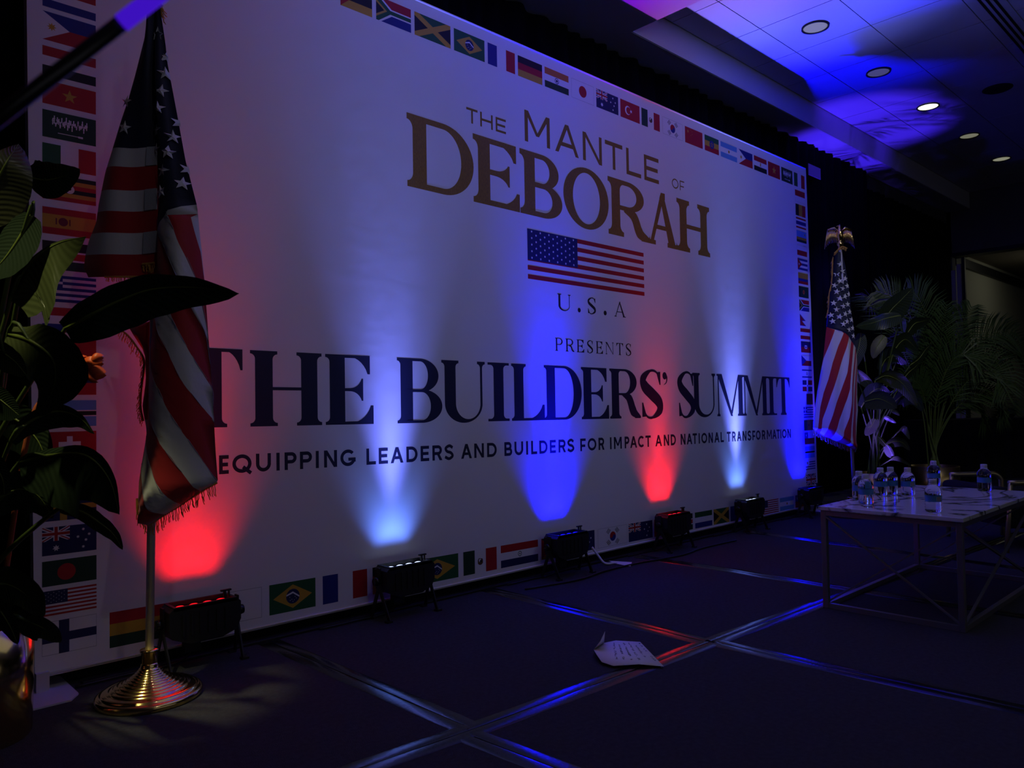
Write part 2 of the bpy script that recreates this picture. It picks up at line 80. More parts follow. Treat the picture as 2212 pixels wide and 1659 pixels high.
D_PAPER=[[2.3283,1.6736,0.002],[2.4922,1.9028,0.002],[2.4348,1.9812,0.002],[2.3893,2.0034,0.002],[2.2656,1.9514,0.002],[2.2209,1.8975,0.002],[2.1971,1.8553,0.002],[2.2029,1.8057,0.002],[2.2703,1.7419,0.002]]
D_PAPER_UP=[2.2987,1.9215,0.0906]
D_ARM=[[0.1678,0.5203,1.2206],[0.1775,0.5106,1.23],[0.1018,0.5859,1.1532],[0.0888,0.5987,1.14],[0.1585,0.5295,1.2136]]
D_CHAIR=[[5.8757,1.7501,0.4191],[5.8556,1.6308,0.4272],[5.8718,1.6171,0.383],[5.8723,1.6192,0.3204]]
D_EXTRA=[[3.6817,3.0368],[3.7418,2.9061],[3.6405,2.8384],[3.6451,2.9533]]
D_SPHERE=[10.7833,2.5901,0.7723]
D_SIGNS=[[7.5724,3.384],[7.8462,3.3823],[7.8382,3.2589],[7.5652,3.2684]]

# ------------------------------------------------------------------ helpers
MATS = {}
def mat(name, col, rough=0.6, metal=0.0, bump=0.0, bscale=40, spec=0.5, emis=None, estr=0, sheen=0, var=0.0, vscale=8, trans=0, ior=1.45, stretch=None, coat=0):
    if name in MATS: return MATS[name]
    m = bpy.data.materials.new(name); m.use_nodes = True; nt = m.node_tree; b = nt.nodes['Principled BSDF']
    b.inputs['Base Color'].default_value = (*col, 1); b.inputs['Roughness'].default_value = rough; b.inputs['Metallic'].default_value = metal
    b.inputs['Specular IOR Level'].default_value = spec; b.inputs['IOR'].default_value = ior
    b.inputs['Transmission Weight'].default_value = trans; b.inputs['Sheen Weight'].default_value = sheen; b.inputs['Coat Weight'].default_value = coat
    if emis: b.inputs['Emission Color'].default_value = (*emis, 1); b.inputs['Emission Strength'].default_value = estr
    tc = nt.nodes.new('ShaderNodeTexCoord'); mp = nt.nodes.new('ShaderNodeMapping'); nt.links.new(tc.outputs['Object'], mp.inputs[0])
    if stretch: mp.inputs['Scale'].default_value = stretch
    if bump:
        n = nt.nodes.new('ShaderNodeTexNoise'); n.inputs['Scale'].default_value = bscale; n.inputs['Detail'].default_value = 4
        nt.links.new(mp.outputs[0], n.inputs['Vector']); bp = nt.nodes.new('ShaderNodeBump'); bp.inputs['Strength'].default_value = bump
        bp.inputs['Distance'].default_value = 0.01; nt.links.new(n.outputs[0], bp.inputs['Height']); nt.links.new(bp.outputs[0], b.inputs['Normal'])
    if var:
        n = nt.nodes.new('ShaderNodeTexNoise'); n.inputs['Scale'].default_value = vscale; n.inputs['Detail'].default_value = 5
        nt.links.new(mp.outputs[0], n.inputs['Vector'])
        mx = nt.nodes.new('ShaderNodeMix'); mx.data_type = 'RGBA'; nt.links.new(n.outputs[0], mx.inputs[0])
        mx.inputs[6].default_value = (*[c * (1 - var) for c in col], 1); mx.inputs[7].default_value = (*[min(1, c * (1 + var)) for c in col], 1)
        nt.links.new(mx.outputs[2], b.inputs['Base Color'])
    MATS[name] = m; return m

class MB:
    def __init__(s): s.v = []; s.f = []; s.m = []; s.mats = []; s.uv = {}
    def mi(s, m):
        if m not in s.mats: s.mats.append(m)
        return s.mats.index(m)
    def vert(s, p): s.v.append(tuple(p)); return len(s.v) - 1
    def face(s, idx, m): s.f.append(tuple(idx)); s.m.append(s.mi(m))
    def poly(s, pts, m): s.face([s.vert(p) for p in pts], m)
    def box(s, a, b, m, M=None):
        x0, y0, z0 = a; x1, y1, z1 = b
        P = [Vector(p) for p in ((x0,y0,z0),(x1,y0,z0),(x1,y1,z0),(x0,y1,z0),(x0,y0,z1),(x1,y0,z1),(x1,y1,z1),(x0,y1,z1))]
        if M is not None: P = [M @ p for p in P]
        i = [s.vert(p) for p in P]
        for q in ((0,3,2,1),(4,5,6,7),(0,1,5,4),(1,2,6,5),(2,3,7,6),(3,0,4,7)): s.face([i[k] for k in q], m)
    def bar(s, p, q, w, h, m, up=(0,0,1)):
        p = Vector(p); q = Vector(q); t = (q - p).normalized(); u = Vector(up)
        if abs(t.dot(u)) > 0.98: u = Vector((1, 0, 0))
        a = t.cross(u).normalized(); c = a.cross(t).normalized()
        ids = []
        for e in (p, q):
            for sx, sy in ((-1,-1),(1,-1),(1,1),(-1,1)): ids.append(s.vert(e + a*sx*w/2 + c*sy*h/2))
        for q4 in ((0,1,2,3),(7,6,5,4),(0,4,5,1),(1,5,6,2),(2,6,7,3),(3,7,4,0)): s.face([ids[k] for k in q4], m)
    def tube(s, pts, r, m, n=8, cap=True):
        pts = [Vector(p) for p in pts]; rings = []
        rr = r if isinstance(r, (list, tuple)) else [r]*len(pts)
        t0 = (pts[1]-pts[0]).normalized(); u = t0.orthogonal().normalized()
        for i, p in enumerate(pts):
            t = (pts[min(i+1, len(pts)-1)] - pts[max(i-1, 0)]).normalized()
            u = (u - t*u.dot(t)).normalized(); w = t.cross(u)
            rings.append([s.vert(p + (u*math.cos(2*PI*k/n) + w*math.sin(2*PI*k/n))*rr[i]) for k in range(n)])
        for a, b in zip(rings, rings[1:]):
            for k in range(n): s.face((a[k], a[(k+1)%n], b[(k+1)%n], b[k]), m)
        if cap: s.face(rings[0][::-1], m); s.face(rings[-1], m)
    def lathe(s, prof, m, n=32, c=(0,0,0), M=None, cap=True):
        c = Vector(c); rings = []
        for r, z in prof:
            ring = []
            for k in range(n):
                p = Vector((r*math.cos(2*PI*k/n), r*math.sin(2*PI*k/n), z))
                if M is not None: p = M @ p
                ring.append(s.vert(p + c))
            rings.append(ring)
        for a, b in zip(rings, rings[1:]):
            for k in range(n): s.face((a[k], a[(k+1)%n], b[(k+1)%n], b[k]), m)
        if cap: s.face(rings[0][::-1], m); s.face(rings[-1], m)
    def grid(s, P, m, mfun=None):
        ids = [[s.vert(p) for p in row] for row in P]
        for i in range(len(P)-1):
            for j in range(len(P[0])-1):
                s.face((ids[i][j], ids[i][j+1], ids[i+1][j+1], ids[i+1][j]), mfun(i, j) if mfun else m)
        return ids
    def build(s, name, parent=None, smooth=False, label=None, uvs=None, loc=None):
        me = bpy.data.meshes.new(name); me.from_pydata(s.v, [], s.f)
        for m in s.mats: me.materials.append(m)
        for p, k in zip(me.polygons, s.m): p.material_index = k; p.use_smooth = smooth
        if uvs:
            ul = me.uv_layers.new(name='UVMap')
            for l in me.loops: ul.data[l.index].uv = uvs[l.vertex_index]
        me.update()
        o = bpy.data.objects.new(name, me); link(o, parent)
        if label: o['label'] = label
        if loc: o.location = loc
        return o
def bevel(o, w, seg=2):
    md = o.modifiers.new('bevel', 'BEVEL'); md.width = w; md.segments = seg; md.limit_method = 'ANGLE'; return o
def thing(name, label, cat, loc=(0,0,0), group=None, rz=0):
    o = bpy.data.objects.new(name, None); link(o); o.location = loc; o.rotation_euler = (0,0,rz); o.empty_display_size = 0.1
    o['label'] = label; o['category'] = cat
    if group: o['group'] = group
    return o
def tag(o, label, cat, group=None, kind=None):
    o['label'] = label; o['category'] = cat
    if group: o['group'] = group
    if kind: o['kind'] = kind
    return o
def struct(o): o['kind'] = 'structure'; return o
def rel(b, base):            # shift all vertices of a builder to be relative to a base point
    b.v = [(p[0]-base[0], p[1]-base[1], p[2]-base[2]) for p in b.v]; return b
def copy_thing(root, loc, label=None, rz=None):
    r = root.copy(); C.objects.link(r); r.location = loc
    if label: r['label'] = label
    if rz is not None: r.rotation_euler = (0,0,rz)
    for ch in list(root.children):
        c = ch.copy(); C.objects.link(c); c.parent = r
        for g in list(ch.children):
            d = g.copy(); C.objects.link(d); d.parent = c
    return r
def interp(pts, y):          # pts [(s,z)...] sorted by descending z : value of s at height z
    if y >= pts[0][1]: return pts[0][0]
    for (a, za), (b, zb) in zip(pts, pts[1:]):
        if za >= y >= zb: return a if za == zb else a + (b-a)*(za-y)/(za-zb)
    return pts[-1][0]
def catmull(P, n):
    P = [Vector(p) for p in P]; Q = [P[0]*2-P[1]] + P + [P[-1]*2-P[-2]]; out = []
    for i in range(n+1):
        t = i/n*(len(P)-1); k = min(int(t), len(P)-2); u = t-k
        a, b, c, d = Q[k:k+4]
        out.append(0.5*((2*b) + (c-a)*u + (2*a-5*b+4*c-d)*u*u + (3*b-a-3*c+d)*u**3))
    return out

# ------------------------------------------------------------------ materials
m_fabric = mat('banner_fabric', (0.80, 0.80, 0.82), 0.75, bump=0.12, bscale=9, spec=0.25)
m_carpet = mat('carpet', (0.052, 0.052, 0.058), 0.95, bump=0.6, bscale=260, spec=0.1, var=0.35, vscale=60)
m_tape = mat('gaffer_tape', (0.010, 0.010, 0.012), 0.17, bump=0.08, bscale=90, spec=0.7, ior=1.5)
m_black = mat('black_paint', (0.012, 0.012, 0.014), 0.5)
m_blackgloss = mat('black_gloss', (0.01, 0.01, 0.012), 0.2)
m_drape = mat('black_drape', (0.006, 0.006, 0.007), 0.95, spec=0.05)
m_ceil = mat('ceiling_paint', (0.62, 0.62, 0.64), 0.9, bump=0.05, bscale=60, spec=0.1)
m_tile = mat('ceiling_tile', (0.66, 0.66, 0.68), 0.92, bump=0.15, bscale=160, spec=0.1)
m_gridm = mat('ceiling_grid', (0.10, 0.10, 0.12), 0.7)
m_gold = mat('polished_gold', (0.83, 0.60, 0.22), 0.14, 1.0)
m_goldsat = mat('satin_gold', (0.72, 0.52, 0.22), 0.30, 1.0)
m_silver = mat('brushed_silver', (0.62, 0.62, 0.68), 0.45, 0.35)
m_red = mat('flag_red', (0.42, 0.008, 0.015), 0.65, bump=0.15, bscale=30, sheen=0.3, stretch=(1,1,.3))
m_white = mat('flag_white', (0.66, 0.66, 0.70), 0.6, bump=0.15, bscale=30, sheen=0.3, stretch=(1,1,.3))
m_navy = mat('flag_navy', (0.008, 0.012, 0.045), 0.65, bump=0.15, bscale=30, sheen=0.1, stretch=(1,1,.3))
m_star = mat('embroidered_star', (0.75, 0.75, 0.78), 0.55, bump=0.4, bscale=400)
m_seam = mat('flag_seam', (0.30, 0.30, 0.36), 0.7)
m_fringe = mat('gold_fringe', (0.68, 0.38, 0.07), 0.42, 0.1, bump=0.5, bscale=900)
m_leafA = None

# ------------------------------------------------------------------ room
b = MB(); b.box((-6, -8, -0.12), (17, 6, 0.0), m_carpet); struct(b.build('floor'))
# lower ceiling round the coffer
b = MB(); b.box((-6, -8, 3.63), (4.40, 3.64, 3.75), m_ceil); b.box((4.40, 3.32, 3.63), (12.1, 3.64, 3.75), m_ceil); struct(b.build('ceiling'))
# fascia (drop from the coffer down to the lower ceiling)
b = MB(); b.box((4.40, 3.312, 3.632), (12.1, 3.32, 3.90), m_ceil); struct(b.build('trim_1'))
b = MB(); b.box((4.392, -8, 3.632), (4.40, 3.312, 3.90), m_ceil); struct(b.build('trim_2'))
coffer = bpy.data.objects.new('ceiling', None)
b = MB(); b.box((4.40, -8, 3.872), (12.1, 3.312, 3.90), m_gridm); cof = struct(b.build('ceiling'))
tile_meshes = {}
xs = [4.404] + [4.89 + 0.6*k for k in range(13)]; ys = [3.308] + [2.905 - 0.602*k for k in range(10)]
for i in range(len(xs)-1):
    for j in range(len(ys)-1):
        w = xs[i+1]-xs[i]-0.007; h = ys[j]-ys[j+1]-0.007; key = (round(w, 3), round(h, 3))
        if key not in tile_meshes:
            t = MB(); t.box((0, 0, 0), (w, h, 0.012), m_tile); o = t.build('ceiling_tile', cof); tile_meshes[key] = o.data
        else:
            o = bpy.data.objects.new('ceiling_tile', tile_meshes[key]); link(o, cof)
        o.location = (xs[i]+0.0035, ys[j+1]+0.0035, 3.860)
# recessed downlights
m_refl = mat('can_reflector', (0.75, 0.75, 0.62), 0.35, 1.0, bump=0.5, bscale=40)
def can(x, y, s, label, on):
    t = thing('downlight', label, 'ceiling light', (x, y, 3.85), 'recessed downlights in the tiled ceiling')
    b = MB(); prof = [(0.098, 0.002), (0.102, -0.004), (0.096, -0.006), (0.090, -0.002), (0.089, 0.006)]
    b.lathe(prof, m_black, 36, cap=False); b.build('trim_ring', t, True)
    b = MB(); b.lathe([(0.089, 0.004), (0.070, 0.0075)], m_refl, 36, cap=False); b.build('reflector', t, True)
    em = mat('can_lens_%d' % int(s*100), (0.16, 0.17, 0.12), 0.8, spec=0.1, emis=(1.0, 1.0, 0.72), estr=s, bump=0.5, bscale=60)
    b = MB(); b.lathe([(0.0005, 0.0), (0.080, 0.0005), (0.088, 0.003)], em, 36); b.build('lens', t, True)
can(5.78, 2.60, 0.16, 'round recessed downlight glowing faintly, nearest and largest of the row', 0)
can(7.00, 2.595, 0.055, 'round recessed downlight nearly dark, second in the row from the near end', 0)
can(8.20, 2.58, 2.2, 'round recessed downlight burning bright white, the only one fully lit', 1)
can(9.46, 2.57, 0.16, 'small round downlight beyond the brightly lit one, fourth in the row', 0)
can(10.68, 2.566, 0.22, 'farthest round downlight at the right end of the row', 0)
t = MB(); t.lathe([(0.001, -0.012), (0.11, -0.012), (0.125, -0.004), (0.125, 0.0)], mat('speaker_grille', (0.03, 0.03, 0.035), 0.8, bump=0.8, bscale=500), 36)
tag(t.build('ceiling_speaker', None, True, loc=(8.24, 1.99, 3.86)), 'dark round speaker grille in the ceiling right of the bright downlight', 'speaker')
t = thing('linear_vent', 'long ceiling diffuser with three parallel black slots at top right', 'vent', (6.0, 1.575, 3.858))
b = MB(); b.box((-1.5, -0.095, -0.004), (5.5, 0.06, 0.0), m_ceil); b.build('frame', t)
for k in range(3):
    b = MB(); b.box((-1.5, -0.009, -0.007), (5.5, 0.009, -0.0042), m_black); o = b.build('slot', t); o.location = (0, 0.04-0.040*k, 0)
# back wall with black drape, valance and small papers
m_wall = mat('wall_paint', (0.20, 0.20, 0.19), 0.9, bump=0.05, bscale=80)
b = MB(); b.box((-6, 3.64, -0.12), (12.1, 3.76, 3.9), m_wall); struct(b.build('wall_back'))
def drape(x0, x1, y, z0, z1, label, name='drape'):
    b = MB(); n = int((x1-x0)/0.025); P = []
    for zz in (0, 0.5, 1):
        P.append([(x0+(x1-x0)*i/n, y + 0.022*math.sin(i*0.9+math.sin(i*.13)*2) + 0.012*math.sin(i*0.37), z0+(z1-z0)*zz) for i in range(n+1)])
    b.grid(P, m_drape); o = b.build(name, None, True); md = o.modifiers.new('solid', 'SOLIDIFY'); md.thickness = 0.006
    return tag(o, label, 'curtain')
drape(-2.6, 0.60, 3.50, 0.01, 3.60, 'black pleated drape left of the white banner, behind the left plant')
drape(0.62, 9.2, 3.57, 0.01, 3.615, 'long black pleated drape behind the banner and the right flag')
drape(9.22, 12.05, 3.57, 0.01, 3.44, 'shorter black drape at the far right, below a grey valance')
b = MB(); b.box((9.3, 3.60, 3.44), (12.05, 3.638, 3.60), mat('valance', (0.10, 0.10, 0.10), 0.9)); struct(b.build('trim_3'))
sg = D_SIGNS
b = MB(); b.box((0, 0, 0), (sg[1][0]-sg[0][0], 0.006, sg[0][1]-sg[3][1]), mat('paper_white', (0.26, 0.26, 0.28), 0.8, var=0.06))
tag(b.build('paper_sheet', None, loc=(sg[3][0], 3.515, sg[3][1])), 'pale square sheet pinned high on the drape, just right of the banner corner', 'paper')
# right wall with wide opening and the room beyond
m_wallr = mat('side_wall_paint', (0.16, 0.16, 0.18), 0.9, bump=0.05, bscale=80)
b = MB(); b.box((12.1, -8, 3.03), (12.25, 3.9, 3.9), m_wallr); b.box((12.1, 3.56, -0.12), (12.25, 3.9, 3.9), m_wallr); struct(b.build('wall_right'))
b = MB(); b.box((12.06, -8, 2.98), (12.28, 3.56, 3.03), m_black); struct(b.build('door_1'))
m_panel = mat('partition_panel', (0.6, 0.6, 0.66), 0.6, var=0.05)
for k, (y, zt) in enumerate(((3.50, 2.78), (3.43, 2.86))):
    b = MB(); b.box((0, 0, 0), (0.05, 0.055, zt), m_panel); o = b.build('partition_panel', None, loc=(12.02, y, 0.0)); bevel(o, 0.004)
    tag(o, 'pale folded partition edge beside the opening, %s of the two' % ('left and shorter' if k == 0 else 'right and taller'), 'partition')
b = MB(); b.box((12.02, 3.38, 0.0), (12.07, 3.42, 2.95), m_black); struct(b.build('trim_4'))
m_beige = mat('next_room_wall', (0.42, 0.42, 0.33), 0.9, bump=0.03, bscale=60)
b = MB(); b.box((12.26, 3.60, -0.12), (17, 3.75, 3.2), m_beige); struct(b.build('wall_next_room'))
b = MB(); b.box((12.26, 3.55, 2.90), (17, 3.60, 3.03), m_black); struct(b.build('trim_5'))
b = MB(); b.box((12.26, -8, 3.10), (17, 3.6, 3.2), mat('next_ceiling', (0.30, 0.26, 0.20), 0.9, var=0.05)); struct(b.build('ceiling_next_room'))
t = thing('linear_vent', 'black slotted ceiling diffuser in the room beyond the opening', 'vent', (14.5, 2.75, 3.098))
for k in range(3):
    b = MB(); b.box((-2, -0.012, -0.008), (2, 0.012, 0.0), m_black); o = b.build('slot', t); o.location = (0, 0.05*k, 0)
b = MB(); b.box((16.9, -8, -0.12), (17, 3.75, 3.2), m_beige); struct(b.build('wall_far'))

# ------------------------------------------------------------------ banner
YB = 3.08
banner = thing('banner_backdrop', 'huge white printed event backdrop with gold and navy lettering', 'backdrop', (3.6, YB, 0))
def q(x, z, k=0.0): return (x-3.6, -0.00012*k - 0.0001, z)
b = MB()
fr = [(0.640, 0.049), (6.634, 0.049), (6.576, 3.028), (0.606, 3.028)]
N_ = 40; P = []
for j in range(N_+1):
    v = j/N_; row = []
    for i in range(N_*2+1):
        u = i/(N_*2); x = (fr[0][0]*(1-u)+fr[1][0]*u)*(1-v) + (fr[3][0]*(1-u)+fr[2][0]*u)*v; z = 0.049 + (3.028-0.049)*v
        row.append((x-3.6, 0.0, z))
    P.append(row)
b.grid(P[::-1], m_fabric)
fo = [(fr[0][0]-3.6, fr[0][1]), (fr[1][0]-3.6, fr[1][1]), (fr[2][0]-3.6, fr[2][1]), (fr[3][0]-3.6, fr[3][1])]
for (a, c) in zip(fo, fo[1:]+fo[:1]): b.poly([(a[0], 0, a[1]), (a[0], 0.045, a[1]), (c[0], 0.045, c[1]), (c[0], 0, c[1])], m_fabric)
b.poly([(p[0], 0.045, p[1]) for p in fo[::-1]], m_fabric)
b.build('fabric_panel', banner)
b = MB()
b.tube([(fo[3][0]+.012, 0.0, 3.022), (fo[2][0]-.012, 0.0, 3.022)], 0.005, m_fabric, 8); b.tube([(fo[0][0]+.012, 0.0, 0.057), (fo[1][0]-.012, 0.0, 0.057)], 0.005, m_fabric, 8)
b.build('edge_piping', banner, True)
m_foot = mat('foot_plate', (0.55, 0.53, 0.62), 0.5)
for xx in (0.66, 6.60):
    b = MB()
    for k in range(1):
        pts = [(-.075, -.17), (.05, -.17), (.085, -.12), (.085, .0), (.085, .12), (.05, .17), (-.075, .17)]
        top = [(x, y, .006) for x, y in pts]; bot = [(x, y, 0) for x, y in pts]
        b.poly(top, m_foot); b.poly(bot[::-1], m_foot)
        for a in range(len(pts)): c = (a+1) % len(pts); b.poly([bot[a], bot[c], top[c], top[a]], m_foot)
    b.box((-.02, -.02, .006), (.02, .02, .07), m_foot)
    o = b.build('support_foot', banner, label='pale flat foot plate'); o.location = (xx-3.6, 0.03 if xx > .7 else 0.0, 0)

# ---- glyphs --------------------------------------------------------
def strip(P, Q): return [[P[i], P[i+1], Q[i+1], Q[i]] for i in range(len(P)-1)]
def ell(cx, cz, rx, rz, a0, a1, n=28): return [(cx+rx*math.cos(math.radians(a0+(a1-a0)*i/n)), cz+rz*math.sin(math.radians(a0+(a1-a0)*i/n))) for i in range(n+1)]
def vstroke(pts, ws, n=36):
    C3 = catmull([(p[0], p[1], 0) for p in pts], n); A = []; B = []
    for i, p in enumerate(C3):
        t = i/n*(len(ws)-1); k = min(int(t), len(ws)-2); w = ws[k]+(ws[k+1]-ws[k])*(t-k)
        d = C3[min(i+1, n)]-C3[max(i-1, 0)]; d.normalize()
        A.append((p.x-d.y*w/2, p.y+d.x*w/2)); B.append((p.x+d.y*w/2, p.y-d.x*w/2))
    return strip(A, B)
def line_(p, q, w, w2=None, caph=None):
    w2 = w if w2 is None else w2; dx, dz = q[0]-p[0], q[1]-p[1]; L = math.hypot(dx, dz); nx, nz = -dz/L, dx/L
    if caph == 'h':   # horizontal cuts
        k = w/2*L/abs(dz); k2 = w2/2*L/abs(dz); return [[(p[0]-k, p[1]), (p[0]+k, p[1]), (q[0]+k2, q[1]), (q[0]-k2, q[1])]]
    return [[(p[0]+nx*w/2, p[1]+nz*w/2), (q[0]+nx*w2/2, q[1]+nz*w2/2), (q[0]-nx*w2/2, q[1]-nz*w2/2), (p[0]-nx*w/2, p[1]-nz*w/2)]]
def rect(x0, z0, x1, z1): return [[(x0, z0), (x1, z0), (x1, z1), (x0, z1)]]
def serifs(xa, xb, z, up, sl, sr, t, r):      # slab foot with brackets; up=+1 foot at bottom, -1 at top
    out = rect(xa-sl, z if up > 0 else z-t, xb+sr, z+t if up > 0 else z)
    for side, s_, e in ((-1, sl, xa), (1, sr, xb)):
        if s_ <= 0: continue
        ex = min(r, s_); c = [(e, z+up*(t+r))]
        for i in range(1, 9):
            a = i/8; c.append((e+side*ex*(1-math.cos(a*PI/2)), z+up*(t+r*(1-math.sin(a*PI/2)))))
        c.append((e, z+up*t)); out.append(c)
    return out
def serif_glyph(ch, w, h, S, T, sf=1.0, rr=0.09, spur=True):
    # w,h box; S stem; T thin; serif length from w
    G = []; br = rr*h; sl = 0.0
    def stem(xa, top=(1, 1), bot=(1, 1), S=S, z0=0, z1=h, sw=None):
        sw = sw or sf*S*0.55
        G.extend(rect(xa, z0, xa+S, z1))
        if top: G.extend(serifs(xa, xa+S, z1, -1, sw*top[0], sw*top[1], T, br))
        if bot: G.extend(serifs(xa, xa+S, z0, 1, sw*bot[0], sw*bot[1], T, br))
    s = sf*S*0.55
    def beak(xe, z, dirz, L, wd=None):         # triangular arm ending
        wd = wd or S*0.9
        c = [(xe, z), (xe, z+dirz*L), (xe-wd*0.12, z+dirz*L)]
        for i in range(1, 9):
            a = i/8; c.append((xe-wd*0.12-wd*a**1.25, z+dirz*(T*.5+(L-T*.5)*(1-a)**2.3)))
        c.append((xe-wd*1.12, z)); G.append(c)
    def bowl(xa, xb, z0, z1, S_=S, t=T, xm=None):
        rz = (z1-z0)/2; cz = (z0+z1)/2; xm = xm if xm is not None else xa+(xb-xa)*0.42
        O = [(xa, z1)]+ell(xm, cz, xb-xm, rz, 90, -90)+[(xa, z0)]
        I = [(xa, z1-t)]+ell(xm, cz, max(xb-xm-S_, .001), rz-t, 90, -90)+[(xa, z0+t)]
        G.extend(strip(O, I))
    if ch == 'I': stem((w-S)/2, sw=(w-S)/2)
    elif ch == 'H': S2 = min(S, w*0.27); stem(s, S=S2); stem(w-s-S2, S=S2); G.extend(rect(s+S2, h*0.50-T/2, w-s-S2, h*0.50+T/2))
    elif ch == 'E':
        stem(s, top=(1, 0), bot=(1, 0)); G.extend(rect(s+S, h-T, w*0.93, h)); G.extend(rect(s+S, 0, w, T)); G.extend(rect(s+S, h*.5-T/2, w*0.75, h*.5+T/2))
        beak(w*0.93, h, -1, h*0.27, (w-s-S)*.75); beak(w, 0, 1, h*0.27, (w-s-S)*.8)
        xe = w*0.78; 
        for dz in (1, -1): beak(xe, h*.5, dz, h*0.16, (w-s-S)*.45)
    elif ch == 'L': stem(s, bot=(1, 0)); G.extend(rect(s+S, 0, w, T)); beak(w, 0, 1, h*0.28, (w-s-S)*.85)
    elif ch == 'T':
        stem((w-S)/2, top=None); G.extend(rect(0, h-T, w, h)); 
        beak(w, h, -1, h*0.27, (w-S)/2*.9)
        k = len(G)-1; G.append([(w-x, z) for x, z in G[k]][::-1])
    elif ch == 'D': stem(s, top=(1, 0), bot=(1, 0)); bowl(s+S*.5, w, 0, h)
    elif ch == 'B': stem(s, top=(1, 0), bot=(1, 0)); bowl(s+S*.5, w*0.92, h*.50-T/2, h, S*.92); bowl(s+S*.5, w, 0, h*.50+T/2)
    elif ch == 'P': stem(s); bowl(s+S*.5, w, h*.46, h, S*.95)
    elif ch == 'R':
        stem(s); bowl(s+S*.5, w*0.88, h*.47, h, S*.95)
        G.extend(vstroke([(s+S*1.0+w*.10, h*.49), (w*.62, h*.40), (w*.76, h*.14), (w-.02*w, T*.6)], [T, S*.85, S*.95, T*1.1]))
        G.extend(rect(w*.80, 0, w, T))
    elif ch == 'O':
        G.extend(strip(ell(w/2, h/2, w/2, h/2*1.03, 0, 360, 48), ell(w/2, h/2, w/2-S, h/2*1.03-T*1.05, 0, 360, 48)))
    elif ch == 'U':
        s2 = s; G.extend(rect(s2, h*.3, s2+S, h)); G.extend(serifs(s2, s2+S, h, -1, s, s, T, br)); tx = w-s-T*1.1
        G.extend(rect(tx, h*.3, tx+T*1.1, h)); G.extend(serifs(tx, tx+T*1.1, h, -1, s, s, T, br))
        xo, xi = s2, s2+S; A = ell((xo+tx+T*1.1)/2, h*.3, (tx+T*1.1-xo)/2, h*.315, 180, 360); B = ell((xi+tx)/2, h*.3, (tx-xi)/2, h*.255, 180, 360); G.extend(strip(A, B))
    elif ch == 'N':
        G.extend(rect(s, 0, s+T*1.2, h)); G.extend(serifs(s, s+T*1.2, 0, 1, s, s, T, br*.6)); G.extend(rect(w-s-T*1.2, 0, w-s, h)); G.extend(serifs(w-s-T*1.2, w-s, h, -1, s, s, T, br*.6))
        G.extend([[(0, h), (s+S*.9, h), (w-s, 0), (w-s-T, 0), (s, h-T), (0, h-T)]])
    elif ch == 'M':
        G.extend(rect(s*.8, 0, s*.8+T*1.1, h)); G.extend(serifs(s*.8, s*.8+T*1.1, 0, 1, s*.8, s*.8, T, br*.7)); S2 = S
        xr = w-s*.8-S2; G.extend(rect(xr, 0, xr+S2, h)); G.extend(serifs(xr, xr+S2, 0, 1, s*.8, s*.8, T, br*.7)); G.extend(serifs(xr, xr+S2, h, -1, 0, s*.8, T, br*.7))
        G.extend([[(0, h), (s*.6+S2, h), (w*.52+S2*.35, 0.0), (w*.52-S2*.1, 0.0), (s*.8, h-T), (0, h-T)]])
        G.extend([[(w*.50, h*.06), (w*.52+S2*.3, h*.06), (xr+T*1.2, h), (xr, h)]])
    elif ch == 'A':
        ap = w*.46
        G.extend([[(ap-T*.6, h*.93), (ap+S*.25, h), (w-s-S*.0, 0), (w-s-S, 0)]]); G.extend([[(ap-T*.4, h*.95), (ap+T*.8, h*.9), (s+T*1.1, 0), (s*.9, 0)]])
        G.extend([[(ap-T*.8, h*.88), (ap-T*.1, h*1.0), (ap+S*.5, h*1.0), (ap+S*.5, h*.88)]])
        G.extend(rect(w*.24, h*.30, w*.72, h*.30+T)); G.extend(serifs(s, s+T, 0, 1, s, s, T, br*.6)); G.extend(serifs(w-s-S, w-s, 0, 1, s*.6, s, T, br*.6))
    elif ch == 'S':
        G.extend(vstroke([(w*.90, h*.80), (w*.74, h*.97), (w*.45, h*.99), (w*.14, h*.83), (w*.20, h*.66), (w*.52, h*.50), (w*.84, h*.33), (w*.86, h*.15), (w*.55, h*.01), (w*.28, h*.03), (w*.09, h*.22)],
                         [T*.7, T*1.1, T*1.3, S*.85, S*1.1, S*1.15, S*1.1, S*.85, T*1.3, T*1.1, T*.7], 60))
        G.append([(w*.93, h*.98), (w*.93, h*.70), (w*.88, h*.70), (w*.74, h*.97)]); G.append([(w*.06, h*.02), (w*.06, h*.32), (w*.11, h*.32), (w*.26, h*.03)])
    elif ch == '.': G.append(ell(w/2, w/2, w/2, w/2, 0, 340, 14))
    elif ch == "'":
        G.append(ell(w*.45, h*.90, w*.42, w*.42, 0, 345, 16)); G.extend(vstroke([(w*.70, h*.91), (w*.86, h*.86), (w*.75, h*.76), (w*.25, h*.70)], [w*.3, w*.26, w*.16, w*.04], 14))
    return G
